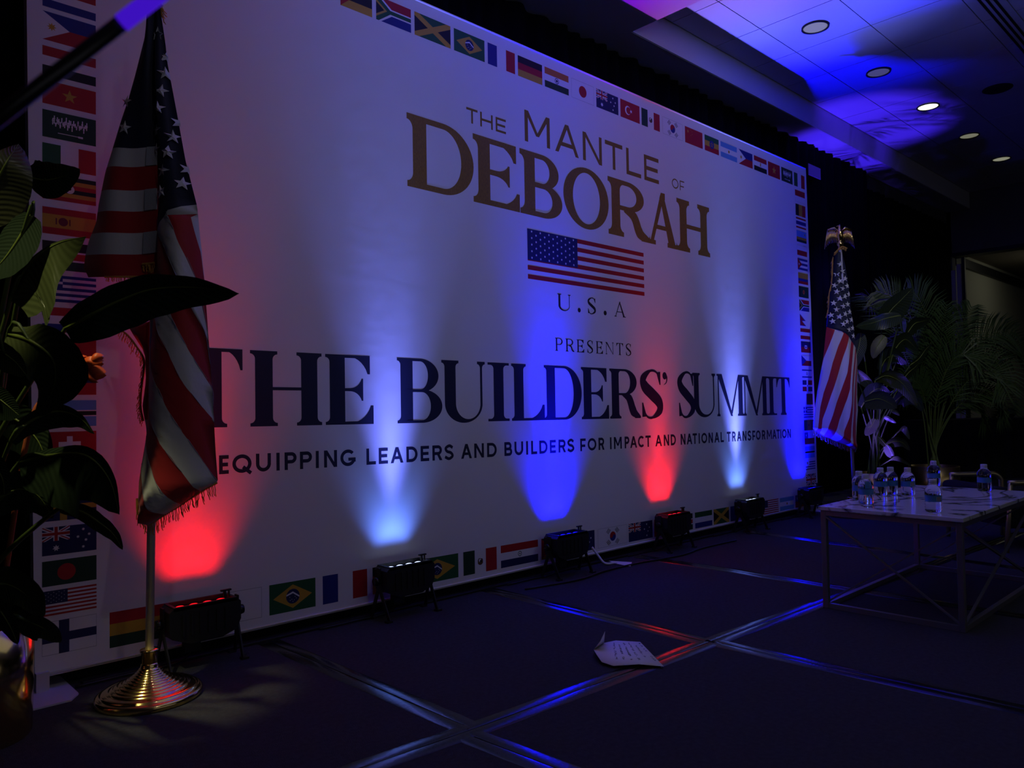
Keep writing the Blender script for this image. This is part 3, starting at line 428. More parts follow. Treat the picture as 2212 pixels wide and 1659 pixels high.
def sans_glyph(ch, w, h, S):
    G = []; k = S/2
    def arc(cx, cz, rx, rz, a0, a1): G.extend(strip(ell(cx, cz, rx, rz, a0, a1, 30), ell(cx, cz, rx-S, rz-S, a0, a1, 30)))
    def bowl(z0, z1, xb):
        rz = (z1-z0)/2; xm = xb-min(rz, (xb-S)*.8); O = [(0, z1)]+ell(xm, (z0+z1)/2, xb-xm, rz, 90, -90, 20)+[(0, z0)]; I = [(0, z1-S)]+ell(xm, (z0+z1)/2, xb-xm-S, rz-S, 90, -90, 20)+[(0, z0+S)]; G.extend(strip(O, I))
    if ch == 'I': G.extend(rect((w-S)/2, 0, (w+S)/2, h))
    elif ch == 'T': G.extend(rect((w-S)/2, 0, (w+S)/2, h)); G.extend(rect(0, h-S, w, h))
    elif ch == 'H': G.extend(rect(0, 0, S, h)); G.extend(rect(w-S, 0, w, h)); G.extend(rect(0, (h-S)/2, w, (h+S)/2))
    elif ch == 'E': G.extend(rect(0, 0, S, h)); [G.extend(rect(0, z, e, z+S)) for z, e in ((0, w), ((h-S)/2, w*.93), (h-S, w))]
    elif ch == 'F': G.extend(rect(0, 0, S, h)); [G.extend(rect(0, z, e, z+S)) for z, e in ((h*.42-k, w*.9), (h-S, w))]
    elif ch == 'L': G.extend(rect(0, 0, S, h)); G.extend(rect(0, 0, w, S))
    elif ch == 'N': G.extend(rect(0, 0, S, h)); G.extend(rect(w-S, 0, w, h)); G.append([(0, h), (S*1.1, h), (w, 0), (w-S*1.1, 0)])
    elif ch == 'M': G.extend(rect(0, 0, S, h)); G.extend(rect(w-S, 0, w, h)); G.append([(0, h), (S*1.15, h), (w/2+k*.9, h*.26), (w/2-k*.9, h*.26)]); G.append([(w, h), (w-S*1.15, h), (w/2-k*.9, h*.26), (w/2+k*.9, h*.26)])
    elif ch == 'A': G.append([(0, 0), (S*1.1, 0), (w/2+S*.55, h), (w/2-S*.55, h)]); G.append([(w, 0), (w-S*1.1, 0), (w/2-S*.55, h), (w/2+S*.55, h)]); G.extend(rect(w*.22, h*.24, w*.78, h*.24+S*.9))
    elif ch == 'O': arc(w/2, h/2, w/2, h/2, 0, 360)
    elif ch == 'Q': arc(w/2, h/2, w/2, h/2, 0, 360); G.extend(line_((w*.55, h*.32), (w*.97, -h*.04), S))
    elif ch == 'C': arc(w/2+.03*w, h/2, w/2, h/2, 45, 315)
    elif ch == 'G': arc(w/2, h/2, w/2, h/2, 42, 345); G.extend(rect(w*.52, h*.5-S*.9, w, h*.5)); G.extend(rect(w-S, h*.25, w, h*.5))
    elif ch == 'U': G.extend(rect(0, w*.5, S, h)); G.extend(rect(w-S, w*.5, w, h)); arc(w/2, w*.5, w/2, w*.5, 180, 360)
    elif ch == 'D': G.extend(rect(0, 0, S, h)); bowl(0, h, w)
    elif ch == 'P': G.extend(rect(0, 0, S, h)); bowl(h*.36, h, w)
    elif ch == 'R': G.extend(rect(0, 0, S, h)); bowl(h*.36, h, w*.96); G.append([(w*.45, h*.40), (w*.45+S*1.15, h*.40), (w, 0), (w-S*1.2, 0)])
    elif ch == 'B': G.extend(rect(0, 0, S, h)); bowl(h*.5-k, h, w*.93); bowl(0, h*.5+k, w)
    elif ch == 'S': G.extend(vstroke([(w*.90, h*.80), (w*.55, h*.935), (w*.15, h*.78), (w*.30, h*.56), (w*.70, h*.46), (w*.88, h*.24), (w*.50, h*.065), (w*.06, h*.20)], [S, S, S, S], 40))
    return G
def word(name, items, z0a, z0b, z1a, z1b, xa, xb, font, S, T, m, label, k=1, outline=None, **kw):
    b = MB()
    for ch, x0, x1 in items:
        xm = (x0+x1)/2; a = (xm-xa)/(xb-xa); z0 = z0a+(z0b-z0a)*a; z1 = z1a+(z1b-z1a)*a; h = z1-z0; w = x1-x0
        sl = (z0b-z0a)/(xb-xa)
        hh = h if ch != '.' else w
        G = serif_glyph(ch, w, h, S, T, **kw) if font == 'serif' else sans_glyph(ch, w, h, S)
        for gi, g in enumerate(G): b.poly([q(x0+px, z0+pz+sl*(px-w/2), k+gi*.05) for px, pz in g], m)
    return b.build(name, banner, label=label)
m_goldink = mat('gold_foil_ink', (0.27, 0.145, 0.014), 0.6, 0.0, bump=0.6, bscale=220, var=0.55, vscale=170, stretch=(1, 1, .35))
m_goldflat = mat('gold_flat_ink', (0.24, 0.14, 0.022), 0.7)
m_ink = mat('navy_ink', (0.010, 0.012, 0.050), 0.6)
m_ink2 = mat('dark_ink', (0.018, 0.013, 0.016), 0.6)
word('lettering', D_DEBORAH[0], 2.060, 2.038, 2.429, 2.408, 2.3, 4.9, 'serif', 0.086, 0.030, m_goldink, 'gold foil serif word DEBORAH', sf=0.75, rr=0.12)
word('lettering', D_THE[0], 2.4767, 2.4767, 2.558, 2.557, 2.6, 2.95, 'sans', 0.0125, 0, m_goldflat, 'small gold word THE')
word('lettering', D_MANTLE[0], 2.474, 2.466, 2.656, 2.639, 3.07, 4.36, 'sans', 0.027, 0, m_goldflat, 'gold sans word MANTLE')
word('lettering', D_OF[0], D_OF[1], D_OF[1], D_OF[2], D_OF[2], 4.5, 4.7, 'sans', 0.0085, 0, m_goldflat, 'small gold word OF')
word('lettering', D_USA[0], D_USA[1], D_USA[1]-.002, D_USA[2], D_USA[2]-.002, 3.3, 4.0, 'serif', 0.017, 0.005, m_ink2, 'dark spaced letters U.S.A', sf=0.9, rr=.04)
word('lettering', D_PRESENTS[0], D_PRESENTS[1], D_PRESENTS[1]-.006, D_PRESENTS[2], D_PRESENTS[2]-.006, 3.28, 4.0, 'serif', 0.0115, 0.0038, m_ink2, 'dark spaced word PRESENTS', sf=0.9, rr=.04)
Bz = (0.8965, 0.8505, 1.2175, 1.163, 1.2, 6.12)
wi = sorted(D_BUILD[0], key=lambda t: t[1])
for nm, its, S_ in (('THE', wi[:3], 0.079), ("BUILDERS'", wi[3:12], 0.073), ('SUMMIT', wi[12:], 0.062)):
    word('lettering', its, *Bz, 'serif', S_, 0.0135, m_ink, 'large navy serif word ' + nm, sf=0.50, rr=0.07)
word('lettering', D_EQUIP[0], 0.7056, 0.6569, 0.7817, 0.7316, 1.3, 6.1, 'sans', 0.0150, 0, m_ink, 'navy sans line EQUIPPING LEADERS AND BUILDERS FOR IMPACT AND NATIONAL TRANSFORMATION')

# ---- printed flags --------------------------------------------------
COL = dict(red=(0.42, 0.010, 0.015), blue=(0.010, 0.020, 0.22), navy=(0.008, 0.012, 0.09), green=(0.010, 0.10, 0.030), dgreen=(0.008, 0.045, 0.02), yellow=(0.55, 0.33, 0.03),
           black=(0.006, 0.006, 0.007), white=(0.80, 0.80, 0.82), orange=(0.55, 0.16, 0.03), sky=(0.12, 0.33, 0.68), maroon=(0.16, 0.01, 0.03), grey=(0.30, 0.30, 0.33), brown=(0.12, 0.06, 0.02))
FM = {k: mat('print_'+k, v, 0.65) for k, v in COL.items()}; FM['white'] = mat('print_white', COL['white'], 0.75)
def star5(cx, cz, r, asp, n=5, rot=90, inner=0.40):
    return [(cx+(r if i % 2 == 0 else r*inner)/asp*math.cos(math.radians(rot+180/n*i)), cz+(r if i % 2 == 0 else r*inner)*math.sin(math.radians(rot+180/n*i))) for i in range(2*n)]
def circ(cx, cz, r, asp, n=20, a0=0, a1=360): return [(cx+r/asp*math.cos(math.radians(a0+(a1-a0)*i/n)), cz+r*math.sin(math.radians(a0+(a1-a0)*i/n))) for i in range(n if a1-a0 == 360 else n+1)]
def R_(x0, y0, x1, y1): return [(x0, y0), (x1, y0), (x1, y1), (x0, y1)]
def hb(*c): n = len(c); return [(c[i], R_(0, 1-(i+1)/n, 1, 1-i/n)) for i in range(n)]
def vb(*c): n = len(c); return [(c[i], R_(i/n, 0, (i+1)/n, 1)) for i in range(n)]
def union(x0, y0, x1, y1):
    w, h = x1-x0, y1-y0; f = lambda x, y: (x0+x*w, y0+y*h); o = []
    for (a, b_, t) in (((0, 0), (1, 1), .10), ((0, 1), (1, 0), .10)): o.append(('white', [f(*p) for p in dg(a, b_, t)]))
    for (a, b_, t) in (((0, 0), (1, 1), .035), ((0, 1), (1, 0), .035)): o.append(('red', [f(*p) for p in dg(a, b_, t)]))
    o += [('white', [f(*p) for p in R_(.40, 0, .60, 1)]), ('white', [f(*p) for p in R_(0, .34, 1, .66)]), ('red', [f(*p) for p in R_(.44, 0, .56, 1)]), ('red', [f(*p) for p in R_(0, .40, 1, .60)])]
    return o
def dg(a, b_, t): dy = b_[1]-a[1]; s = 1 if dy > 0 else -1; return [(0, a[1]), (t, a[1]), (1, b_[1]-s*t*1.6), (1, b_[1]), (1-t, b_[1]), (0, a[1]+s*t*1.6)]
def flagdef(k, A):
    if k == 'south_africa': return [('red', R_(0, .5, 1, 1)), ('blue', R_(0, 0, 1, .5)), ('white', [(0, 1), (.14, 1), (.44, .64), (1, .64), (1, .36), (.44, .36), (.14, 0), (0, 0)]), ('green', [(0, 1), (.07, 1), (.40, .58), (1, .58), (1, .42), (.40, .42), (.07, 0), (0, 0)]), ('yellow', [(0, .86), (.31, .5), (0, .14)]), ('black', [(0, .76), (.23, .5), (0, .24)])]
    if k == 'jamaica': return [('green', R_(0, 0, 1, 1)), ('black', [(0, 0), (.5, .5), (0, 1)]), ('black', [(1, 0), (.5, .5), (1, 1)]), ('yellow', [(0, 1), (.12, 1), (1, .15), (1, 0), (.88, 0), (0, .85)]), ('yellow', [(0, 0), (.12, 0), (1, .85), (1, 1), (.88, 1), (0, .15)])]
    if k == 'brazil': return [('green', R_(0, 0, 1, 1)), ('yellow', [(.08, .5), (.5, .90), (.92, .5), (.5, .10)]), ('navy', circ(.5, .5, .25, A, 28)), ('white', [(.5-.245/A, .52), (.5, .60), (.5+.235/A, .44), (.5+.24/A, .49), (.5, .66), (.5-.235/A, .575)])] + [('white', circ(.5+dx/A, .5+dy, .013, A, 6)) for dx, dy in ((-.12, -.02), (-.04, -.10), (.05, -.13), (.12, -.08), (0, -.18), (.08, -.02), (-.1, -.13))]
    if k == 'france': return vb('blue', 'white', 'red')
    if k == 'italy': return vb('green', 'white', 'red')
    if k == 'germany': return hb('black', 'red', 'yellow')
    if k == 'india': return hb('orange', 'white', 'dgreen') + [('navy', circ(.5, .5, .15, A, 24)), ('white', circ(.5, .5, .115, A, 24)), ('navy', circ(.5, .5, .07, A, 16))]
    if k == 'japan': return [('grey', R_(0, 0, 1, 1)), ('white', R_(.006, .012, .994, .988)), ('red', circ(.5, .5, .30, A, 36))]
    if k == 'bangladesh': return [('dgreen', R_(0, 0, 1, 1)), ('red', circ(.44, .5, .33, A, 36))]
    if k in ('australia', 'new_zealand'): return [('navy', R_(0, 0, 1, 1))] + union(0, .5, .5, 1) + ([('white', star5(.25, .24, .12, A, 7, 90, .5))] if k == 'australia' else []) + [('white', star5(x, y, .06, A, 7, 90, .5)) for x, y in ((.75, .82), (.65, .56), (.86, .62), (.75, .18), (.80, .42))]
    if k == 'uk': return [('navy', R_(0, 0, 1, 1))] + union(0, 0, 1, 1)
    if k == 'turkey': return [('red', R_(0, 0, 1, 1)), ('white', circ(.38, .5, .25, A, 28)), ('red', circ(.38+.06/A, .5, .20, A, 28)), ('white', star5(.38+.29/A, .5, .12, A, 5, 180))]
    if k == 'mexico': return vb('dgreen', 'white', 'red') + [('brown', circ(.5, .5, .15, A, 16, 120, 400)), ('white', circ(.5-.02/A, .53, .07, A, 10)), ('black', circ(.5+.03/A, .49, .06, A, 8)), ('brown', circ(.5, .5, .17, A, 16, 200, 340))]
    if k == 'korea':
        o = [('grey', R_(0, 0, 1, 1)), ('white', R_(.006, .012, .994, .988)), ('blue', circ(.5, .5, .25, A, 28)), ('red', circ(.5, .5, .25, A, 16, -20, 160)), ('red', circ(.5-.12/A, .535, .12, A, 16)), ('blue', circ(.5+.12/A, .465, .12, A, 16))]
        for sx, sy in ((-1, 1), (1, 1), (-1, -1), (1, -1)):
            for j in (-1, 0, 1):
                cx, cz = .5*A+sx*(.36+.07*j), .5+sy*(.30+.045*j); ux, uz = sx*-.10, sy*.085*1.2; L = math.hypot(ux, uz); nx, nz = -uz/L*.018, ux/L*.018
                o.append(('black', [((cx-ux+nx)/A, cz-uz+nz), ((cx+ux+nx)/A, cz+uz+nz), ((cx+ux-nx)/A, cz+uz-nz), ((cx-ux-nx)/A, cz-uz-nz)]))
        return o
    if k == 'china': return [('red', R_(0, 0, 1, 1)), ('yellow', star5(.17, .75, .13, A))] + [('yellow', star5(x, y, .045, A)) for x, y in ((.33, .90), (.40, .80), (.40, .65), (.33, .55))]
    if k == 'ethiopia': return hb('green', 'yellow', 'red') + [('blue', circ(.5, .5, .27, A, 24)), ('yellow', star5(.5, .5, .20, A)), ('blue', star5(.5, .5, .13, A))]
    if k == 'argentina': return hb('sky', 'white', 'sky') + [('yellow', circ(.5, .5, .10, A, 14)), ('brown', circ(.5, .5, .04, A, 8))]
    if k == 'philippines': return [('blue', R_(0, .5, 1, 1)), ('red', R_(0, 0, 1, .5)), ('white', [(0, 0), (.5, .5), (0, 1)]), ('yellow', star5(.17, .5, .15, A, 8, 90, .5))]
    if k == 'egypt': return hb('red', 'white', 'black') + [('yellow', R_(.46, .38, .54, .62))]
    if k == 'vietnam': return [('red', R_(0, 0, 1, 1)), ('yellow', star5(.5, .5, .30, A))]
    if k == 'saudi':
        rnd = random.Random(5); o = [('dgreen', R_(0, 0, 1, 1)), ('white', R_(.28, .21, .66, .235)), ('white', R_(.66, .18, .75, .25))]
        for i in range(24):
            x = .17+.66*(i+.5)/24; y = .62+.10*math.sin(i*2.3); hh = .07+.08*rnd.random()
            o.append(('white', [(x-.008, y-hh), (x+.012, y-hh), (x+.016, y+hh), (x-.004, y+hh)])); o.append(('white', R_(x-.014, y-.05+.1*rnd.random(), x+.020, y-.03+.1*rnd.random())))
        return o
    if k == 'netherlands': return hb('red', 'white', 'blue')
    if k == 'uganda': return hb('black', 'yellow', 'red', 'black', 'yellow', 'red') + [('white', circ(.5, .5, .17, A, 20)), ('black', circ(.5, .52, .06, A, 8))]
    if k == 'spain': return [('red', R_(0, 0, 1, 1)), ('yellow', R_(0, .25, 1, .75)), ('maroon', circ(.38, .5, .16, A, 16)), ('maroon', R_(.24, .38, .265, .62)), ('maroon', R_(.49, .38, .515, .62))]
    if k == 'kenya': return [('black', R_(0, .68, 1, 1)), ('white', R_(0, .62, 1, .68)), ('red', R_(0, .38, 1, .62)), ('white', R_(0, .32, 1, .38)), ('dgreen', R_(0, 0, 1, .32)), ('maroon', circ(.5, .5, .22, A*1.6, 16))]
    if k == 'greece': return [('blue' if i % 2 == 0 else 'white', R_(0, 1-(i+1)/9, 1, 1-i/9)) for i in range(9)] + [('blue', R_(0, 4/9, .37, 1)), ('white', R_(.15, 4/9, .22, 1)), ('white', R_(0, .68, .37, .77))]
    if k == 'morocco': return [('red', R_(0, 0, 1, 1)), ('dgreen', star5(.5, .5, .27, A)), ('red', star5(.5, .5, .14, A))]
    if k == 'haiti': return hb('navy', 'red') + [('white', R_(.38, .34, .62, .66)), ('dgreen', circ(.5, .48, .10, A, 10))]
    if k == 'botswana': return [('sky', R_(0, 0, 1, 1)), ('white', R_(0, .38, 1, .62)), ('black', R_(0, .42, 1, .58))]
    if k == 'switzerland': return [('red', R_(0, 0, 1, 1)), ('white', R_(.5-.10/A*1.0, .18, .5+.10/A*1.0, .82)), ('white', R_(.5-.32/A*1.2, .39, .5+.32/A*1.2, .61))]
    if k == 'sweden': return [('navy', R_(0, 0, 1, 1)), ('yellow', R_(.32, 0, .45, 1)), ('yellow', R_(0, .40, 1, .60))]
    if k == 'finland': return [('grey', R_(0, 0, 1, 1)), ('white', R_(.006, .012, .994, .988)), ('navy', R_(.30, 0, .49, 1)), ('navy', R_(0, .36, 1, .62))]
    if k == 'usa': return [('red' if i % 2 == 0 else 'white', R_(0, 1-(i+1)/13, 1, 1-i/13)) for i in range(13)] + [('navy', R_(0, 6/13, .46, 1))] + [('white', star5(.04+.38*(i+.5)/8, .50+.46*(j+.5)/6, .020, A)) for i in range(8) for j in range(6) if (i+j) % 2 == 0]
    if k == 'indonesia': return [('grey', R_(0, 0, 1, 1)), ('red', R_(0, .5, 1, 1)), ('white', R_(.006, .012, .994, .5))]
    if k == 'poland': return [('grey', R_(0, 0, 1, 1)), ('white', R_(.006, .5, .994, .988)), ('red', R_(0, 0, 1, .5))]
    if k == 'belgium': return vb('black', 'yellow', 'red')
    if k == 'thailand': return [('red', R_(0, 0, 1, 1)), ('white', R_(0, .16, 1, .84)), ('blue', R_(0, .33, 1, .67))]
    if k == 'rwanda': return [('sky', R_(0, .45, 1, 1)), ('yellow', R_(0, .22, 1, .45)), ('dgreen', R_(0, 0, 1, .22)), ('yellow', star5(.82, .73, .12, A, 10, 90, .6))]
    if k == 'cuba': return [('blue' if i % 2 == 0 else 'white', R_(0, 1-(i+1)/5, 1, 1-i/5)) for i in range(5)] + [('red', [(0, 0), (.43, .5), (0, 1)]), ('white', star5(.14, .5, .13, A))]
    if k == 'colombia': return [('yellow', R_(0, .5, 1, 1)), ('blue', R_(0, .25, 1, .5)), ('red', R_(0, 0, 1, .25))]
    if k == 'zambia': return [('dgreen', R_(0, 0, 1, 1)), ('black', R_(0, 0, .15, 1)), ('orange', circ(.5, .5, .20, A, 14)), ('red', circ(.5, .5, .11, A, 12))]
    if k == 'nepal': return [('blue', [(0, 0), (.62, 0), (.22, .40), (.58, .44), (0, 1)]), ('red', [(.05, .05), (.50, .05), (.14, .46), (.42, .49), (.05, .90)])]
    if k == 'austria': return hb('red', 'white', 'red')
    if k == 'czech': return hb('white', 'red') + [('blue', [(0, 0), (.5, .5), (0, 1)]), ('grey', R_(0, .985, 1, 1))]
    if k == 'israel': return [('white', R_(0, 0, 1, 1)), ('blue', R_(0, .78, 1, .92)), ('blue', R_(0, .08, 1, .22)), ('blue', circ(.5, .5, .20, A, 3, 90, 450)), ('blue', circ(.5, .5, .20, A, 3, -90, 270)), ('white', circ(.5, .5, .08, A, 6))]
    if k == 'dominican': return [('white', R_(0, 0, 1, 1)), ('navy', R_(0, .58, .42, 1)), ('red', R_(.58, .58, 1, 1)), ('red', R_(0, 0, .42, .42)), ('navy', R_(.58, 0, 1, .42)), ('green', circ(.5, .5, .07, A, 8))]
    if k == 'qatar':
        z = []; n = 9
        for i in range(n): z += [(.30, i/n), (.40, (i+.5)/n)]
        return [('white', R_(0, 0, .42, 1)), ('maroon', z+[(.30, 1), (1, 1), (1, 0)])]
    if k == 'senegal': return vb('green', 'yellow', 'maroon') + [('dgreen', star5(.5, .5, .18, A))]
    if k == 'chile': return [('white', R_(0, .5, 1, 1)), ('red', R_(0, 0, 1, .5)), ('blue', R_(0, .5, .36, 1)), ('white', star5(.18, .75, .13, A))]
    if k == 'uruguay': return [('white', R_(0, 0, 1, 1))] + [('blue', R_(.0 if y < .45 else .38, y, 1, y+.11)) for y in (.10, .32, .54, .76)] + [('yellow', star5(.18, .74, .15, A, 8, 90, .6))]
    if k == 'ghana': return hb('red', 'yellow', 'dgreen')
    if k == 'paraguay': return hb('red', 'white', 'navy') + [('green', circ(.5, .5, .12, A, 16)), ('white', circ(.5, .5, .09, A, 16)), ('brown', circ(.5, .5, .035, A, 8))]
    if k == 'mozambique': return hb('dgreen', 'black', 'yellow') + [('red', [(0, 0), (.40, .5), (0, 1)]), ('yellow', star5(.15, .5, .12, A))]
    if k == 'sierra_leone': return hb('green', 'white', 'blue')
    return hb('red', 'white', 'blue')
def print_flag(kind, x0, x1, zf):
    A = (x1-x0)/(zf(x0)[1]-zf(x0)[0]); b = MB()
    for n_, (c, pl) in enumerate(flagdef(kind, A)):
        pts = []
        for u, v in pl:
            x = x0+(x1-x0)*u; z0, z1 = zf(x); pts.append(q(x, z0+(z1-z0)*v, 1+n_*0.22))
        b.poly(pts, FM[c])
    b.build('printed_flag', banner, label='printed flag, %s' % kind.replace('_', ' '))
lerp = lambda a, b_, t: a+(b_-a)*t
for k, x0, x1 in D_TOP[0]: print_flag(k, x0, x1, lambda x: (lerp(2.8389, 2.8317, (x-2.55)/3.57), lerp(2.9574, 2.9494, (x-2.55)/3.57)))
for k, x0, x1 in [('nepal', 1.64, 1.845), ('chile', 1.41, 1.62), ('usa', 1.17, 1.39), ('cuba', .93, 1.15)]: print_flag(k, x0, x1, lambda x: (2.839, 2.9575))
for k, x0, x1 in D_BOT[0]: print_flag(k, x0, x1, lambda x: (lerp(.0966, .0638, (x-1.5)/4.44), lerp(.2231, .1709, (x-1.5)/4.44)))
for k, z0, z1 in D_LEFT[0]: print_flag(k, D_LEFT[1], D_LEFT[2], lambda x: (z0, z1))
for k, z0, z1 in D_RIGHT[0]: xo = (2.75-z0)/2.5*.0; print_flag(k, lerp(6.355, 6.4173, (2.7-z0)/2.6), lerp(6.5398, 6.6007, (2.7-z0)/2.6), lambda x: (z0, z1))
# centre flag: six red stripes beside and under a navy canton with stars
cx0, cx1, cz0, cz1, cxc, czc = D_CENTER_FLAG
b = MB(); H_ = cz1-cz0; slp = -0.004
def qq(x, z, k): return q(x, z+slp*(x-cx0), k)
for i in range(6):
    zt = cz1-H_*(2*i)/11; b.poly([qq(cx0, zt-H_/11, 1), qq(cx1, zt-H_/11, 1), qq(cx1, zt, 1), qq(cx0, zt, 1)], FM['red'])
b.poly([qq(cx0, czc, 1.2), qq(cxc, czc, 1.2), qq(cxc, cz1, 1.2), qq(cx0, cz1, 1.2)], FM['navy'])
for r_ in range(9):
    n_ = 6 if r_ % 2 == 0 else 5
    for c_ in range(n_):
        sx = cx0+(cxc-cx0)*((c_+.5+(0 if n_ == 6 else .5))/6); sz = cz1-(cz1-czc)*(r_+.7)/9.4
        b.poly([qq(sx+x, sz+z, 1.4) for x, z in star5(0, 0, .0085, 1)], FM['white'])
b.build('printed_flag', banner, label='printed stars and stripes emblem under the title')

# ------------------------------------------------------------------ floor tapes
def tape(p, q_, label, w=0.048, tail=0):
    p = Vector((*p, 0)); q_ = Vector((*q_, 0)); d = (q_-p).normalized(); n = Vector((-d.y, d.x, 0)); L = (q_-p).length; mid = (p+q_)/2
    t = thing('floor_tape', label, 'tape', tuple(mid), 'black tapes over the stage seams')
    for s in (-1, 1):
        b = MB(); P = []; K = max(6, int(L/0.06)); rnd = random.Random(int(L*1000)+s)
        for j, (o, z) in enumerate(((0.0015, .0022), (0.012, .0042), (w*.55, .0028), (w-.006, .0022), (w, .0004))):
            P.append([tuple(d*(L*(i/K-.5)) + n*s*(o+(.0012*rnd.uniform(-1, 1) if j == 4 else 0)) + Vector((0, 0, z+.0005*rnd.uniform(-1, 1)))) for i in range(K+1)])
        b.grid(P if s < 0 else P[::-1], m_tape); b.build('tape_strip', t, True)
tape((1.475, 3.05), (1.50, 1.78), 'black glossy tape from the banner foot to the nearest crossing')
tape((1.465, 1.76), (1.58, 0.35), 'black glossy tape from the nearest crossing towards the viewer')
tape((0.35, 1.86), (1.50, 1.77), 'black tape leaving the nearest crossing to the lower left edge')
tape((1.50, 1.77), (2.70, 1.72), 'black tape between the two crossings, under the paper')
tape((2.72, 1.72), (3.56, 1.665), 'shiny black tape from the far crossing to the table leg')
tape((2.70, 3.05), (2.70, 1.74), 'black tape from the banner to the crossing behind the paper')
tape((2.72, 1.70), (2.82, -0.3), 'black tape from the far crossing to the lower right edge')
tape((3.93, 3.0), (3.97, 0.4), 'black tape from the fourth uplight passing under the marble table')
tape((5.22, 2.98), (5.0, 0.6), 'farthest black tape, from the fifth uplight past the table')
tape((3.56, 1.665), (6.4, 1.5), 'black tape crossing the floor under and behind the table', 0.04)
# flat black strip along the banner foot
b = MB(); b.box((-2.84, 0.0, 0), (2.84, 0.030, 0.012), m_black); bevel(b.build('foot_strip', None, loc=(3.62, 3.046, 0)), .003)
tag(bpy.data.objects['foot_strip'], 'long flat black strip lying along the banner foot', 'cable cover')

# ------------------------------------------------------------------ uplights
def uplight(i, x, hue, pw, label):
    y = 2.98
    t = thing('uplight', label, 'stage light', (x, y, 0), 'LED uplights along the banner foot')
    em = mat('led_%s' % ('red' if hue is RED else 'blue' if hue is BLU else 'white'), (.1, .1, .1), .3, emis=(hue if hue is not WHI else (.6, .7, 1)), estr=1.6 if hue is not RED else .9)
    b = MB()   # housing: tapered box with chamfered ends
    prof = [(-.125, .125), (-.135, .155), (-.135, .222), (-.120, .236), (.120, .236), (.135, .222), (.135, .155), (.118, .118), (.06, .098), (-.06, .098)]
    yy = (-.055, .045)
    fr_ = [(a, yy[0], c) for a, c in prof]; bk = [(a, yy[1], c) for a, c in prof]
    b.poly(fr_, m_black); b.poly(bk[::-1], m_black)
    for a in range(len(prof)):
        c = (a+1) % len(prof)
        if a == 3: continue
        b.poly([fr_[a], bk[a], bk[c], fr_[c]], m_black)
    # open top: rim around recessed lens
    b.box((-.120, -.055, .226), (.120, -.046, .240), m_black); b.box((-.120, .036, .226), (.120, .045, .240), m_black)
    b.box((-.120, -.046, .226), (-.108, .036, .240), m_black); b.box((.108, -.046, .226), (.120, .036, .240), m_black)
    for k in range(6): b.box((-.09+.032*k, -.060, .13), (-.082+.032*k, -.055, .21), m_black)
    b.build('housing', t)
    b = MB(); b.box((-.108, -.046, .218), (.108, .036, .222), m_blackgloss); b.build('lens_plate', t)
    for k in range(4):
        b = MB(); b.lathe([(.018, .2225), (.018, .228), (.012, .231), (.002, .232)], em, 14, c=(-.078+.052*k, -.004, 0)); b.build('led_lens', t, True)
    for s in (-1, 1):
        b = MB(); b.box((s*.142-.003, -.014, .12), (s*.142+.003, .014, .235), m_black); b.build('yoke_arm', t)
        b = MB(); b.lathe([(.004, -.012), (.018, -.012), (.020, .0), (.018, .012), (.004, .012)], m_blackgloss, 14, M=Matrix.Rotation(PI/2, 3, 'Y'), c=(s*.155, 0, .175)); b.build('knob', t, True)
        for f in (-1, 1):
            b = MB(); b.bar((s*.142, 0, .15), (s*(.135+.02*(f > 0)), f*.058-.012, .006), .018, .006, m_black, (1, 0, 0)); b.box((s*.14-.014, f*.058-.026, 0), (s*.14+.014, f*.058+.0, .008), m_black); b.build('leg', t)
    b = MB(); b.box((-.06, .0, .05), (.0, .03, .10), m_black); b.build('power_socket', t)
    b = MB(); b.tube(catmull([(-.03, .015, .055), (-.04, .03, .03), (-.09, .045, .008), (-.25, .048, .008), (-.42, .046, .008)], 20), .005, m_black, 6); b.build('power_cable', t, True)
    b = MB(); b.tube([(.085, -.02, .238), (.085, -.02, .262)], .006, m_black, 6); b.box((.07, -.026, .262), (.11, -.014, .268), m_black); b.tube([(.102, -.02, .238), (.102, -.02, .262)], .004, m_black, 6); b.build('safety_loop', t)
    for nm_, sz, tilt, p_, xo_ in (('narrow_beam', 20, 1.0, pw[0], 0), ('medium_beam', 43, -6, pw[1], 0), ('wide_beam', 80, 12, pw[2]*.34, -.06), ('wide_beam', 80, 12, pw[2]*.34, .06), ('wide_beam', 80, 12, pw[2]*.34, 0), ('outer_beam', 60, -22, pw[3], 0)):
        spot(nm_, (xo_, .02, .236), (xo_, .02+math.tan(math.radians(tilt)), 1.236), p_, hue if not (hue is WHI and nm_ == 'wide_beam') else (.11, .23, 1.0), sz, 1.0, .03, t)
labs = ['black uplight with a glowing red lens beside the left flagpole base', 'black uplight throwing the wide pale blue beam, second from the left flag',
        'black uplight throwing the broad deep blue beam under the word PRESENTS', 'black uplight throwing the narrow red beam in the middle of the banner',
        'black uplight throwing the pale blue beam under the word SUMMIT', 'farthest black uplight at the right end of the banner, deep blue beam']
for i, (x, h_, p_) in enumerate(UP): uplight(i, x, h_, p_, labs[i])

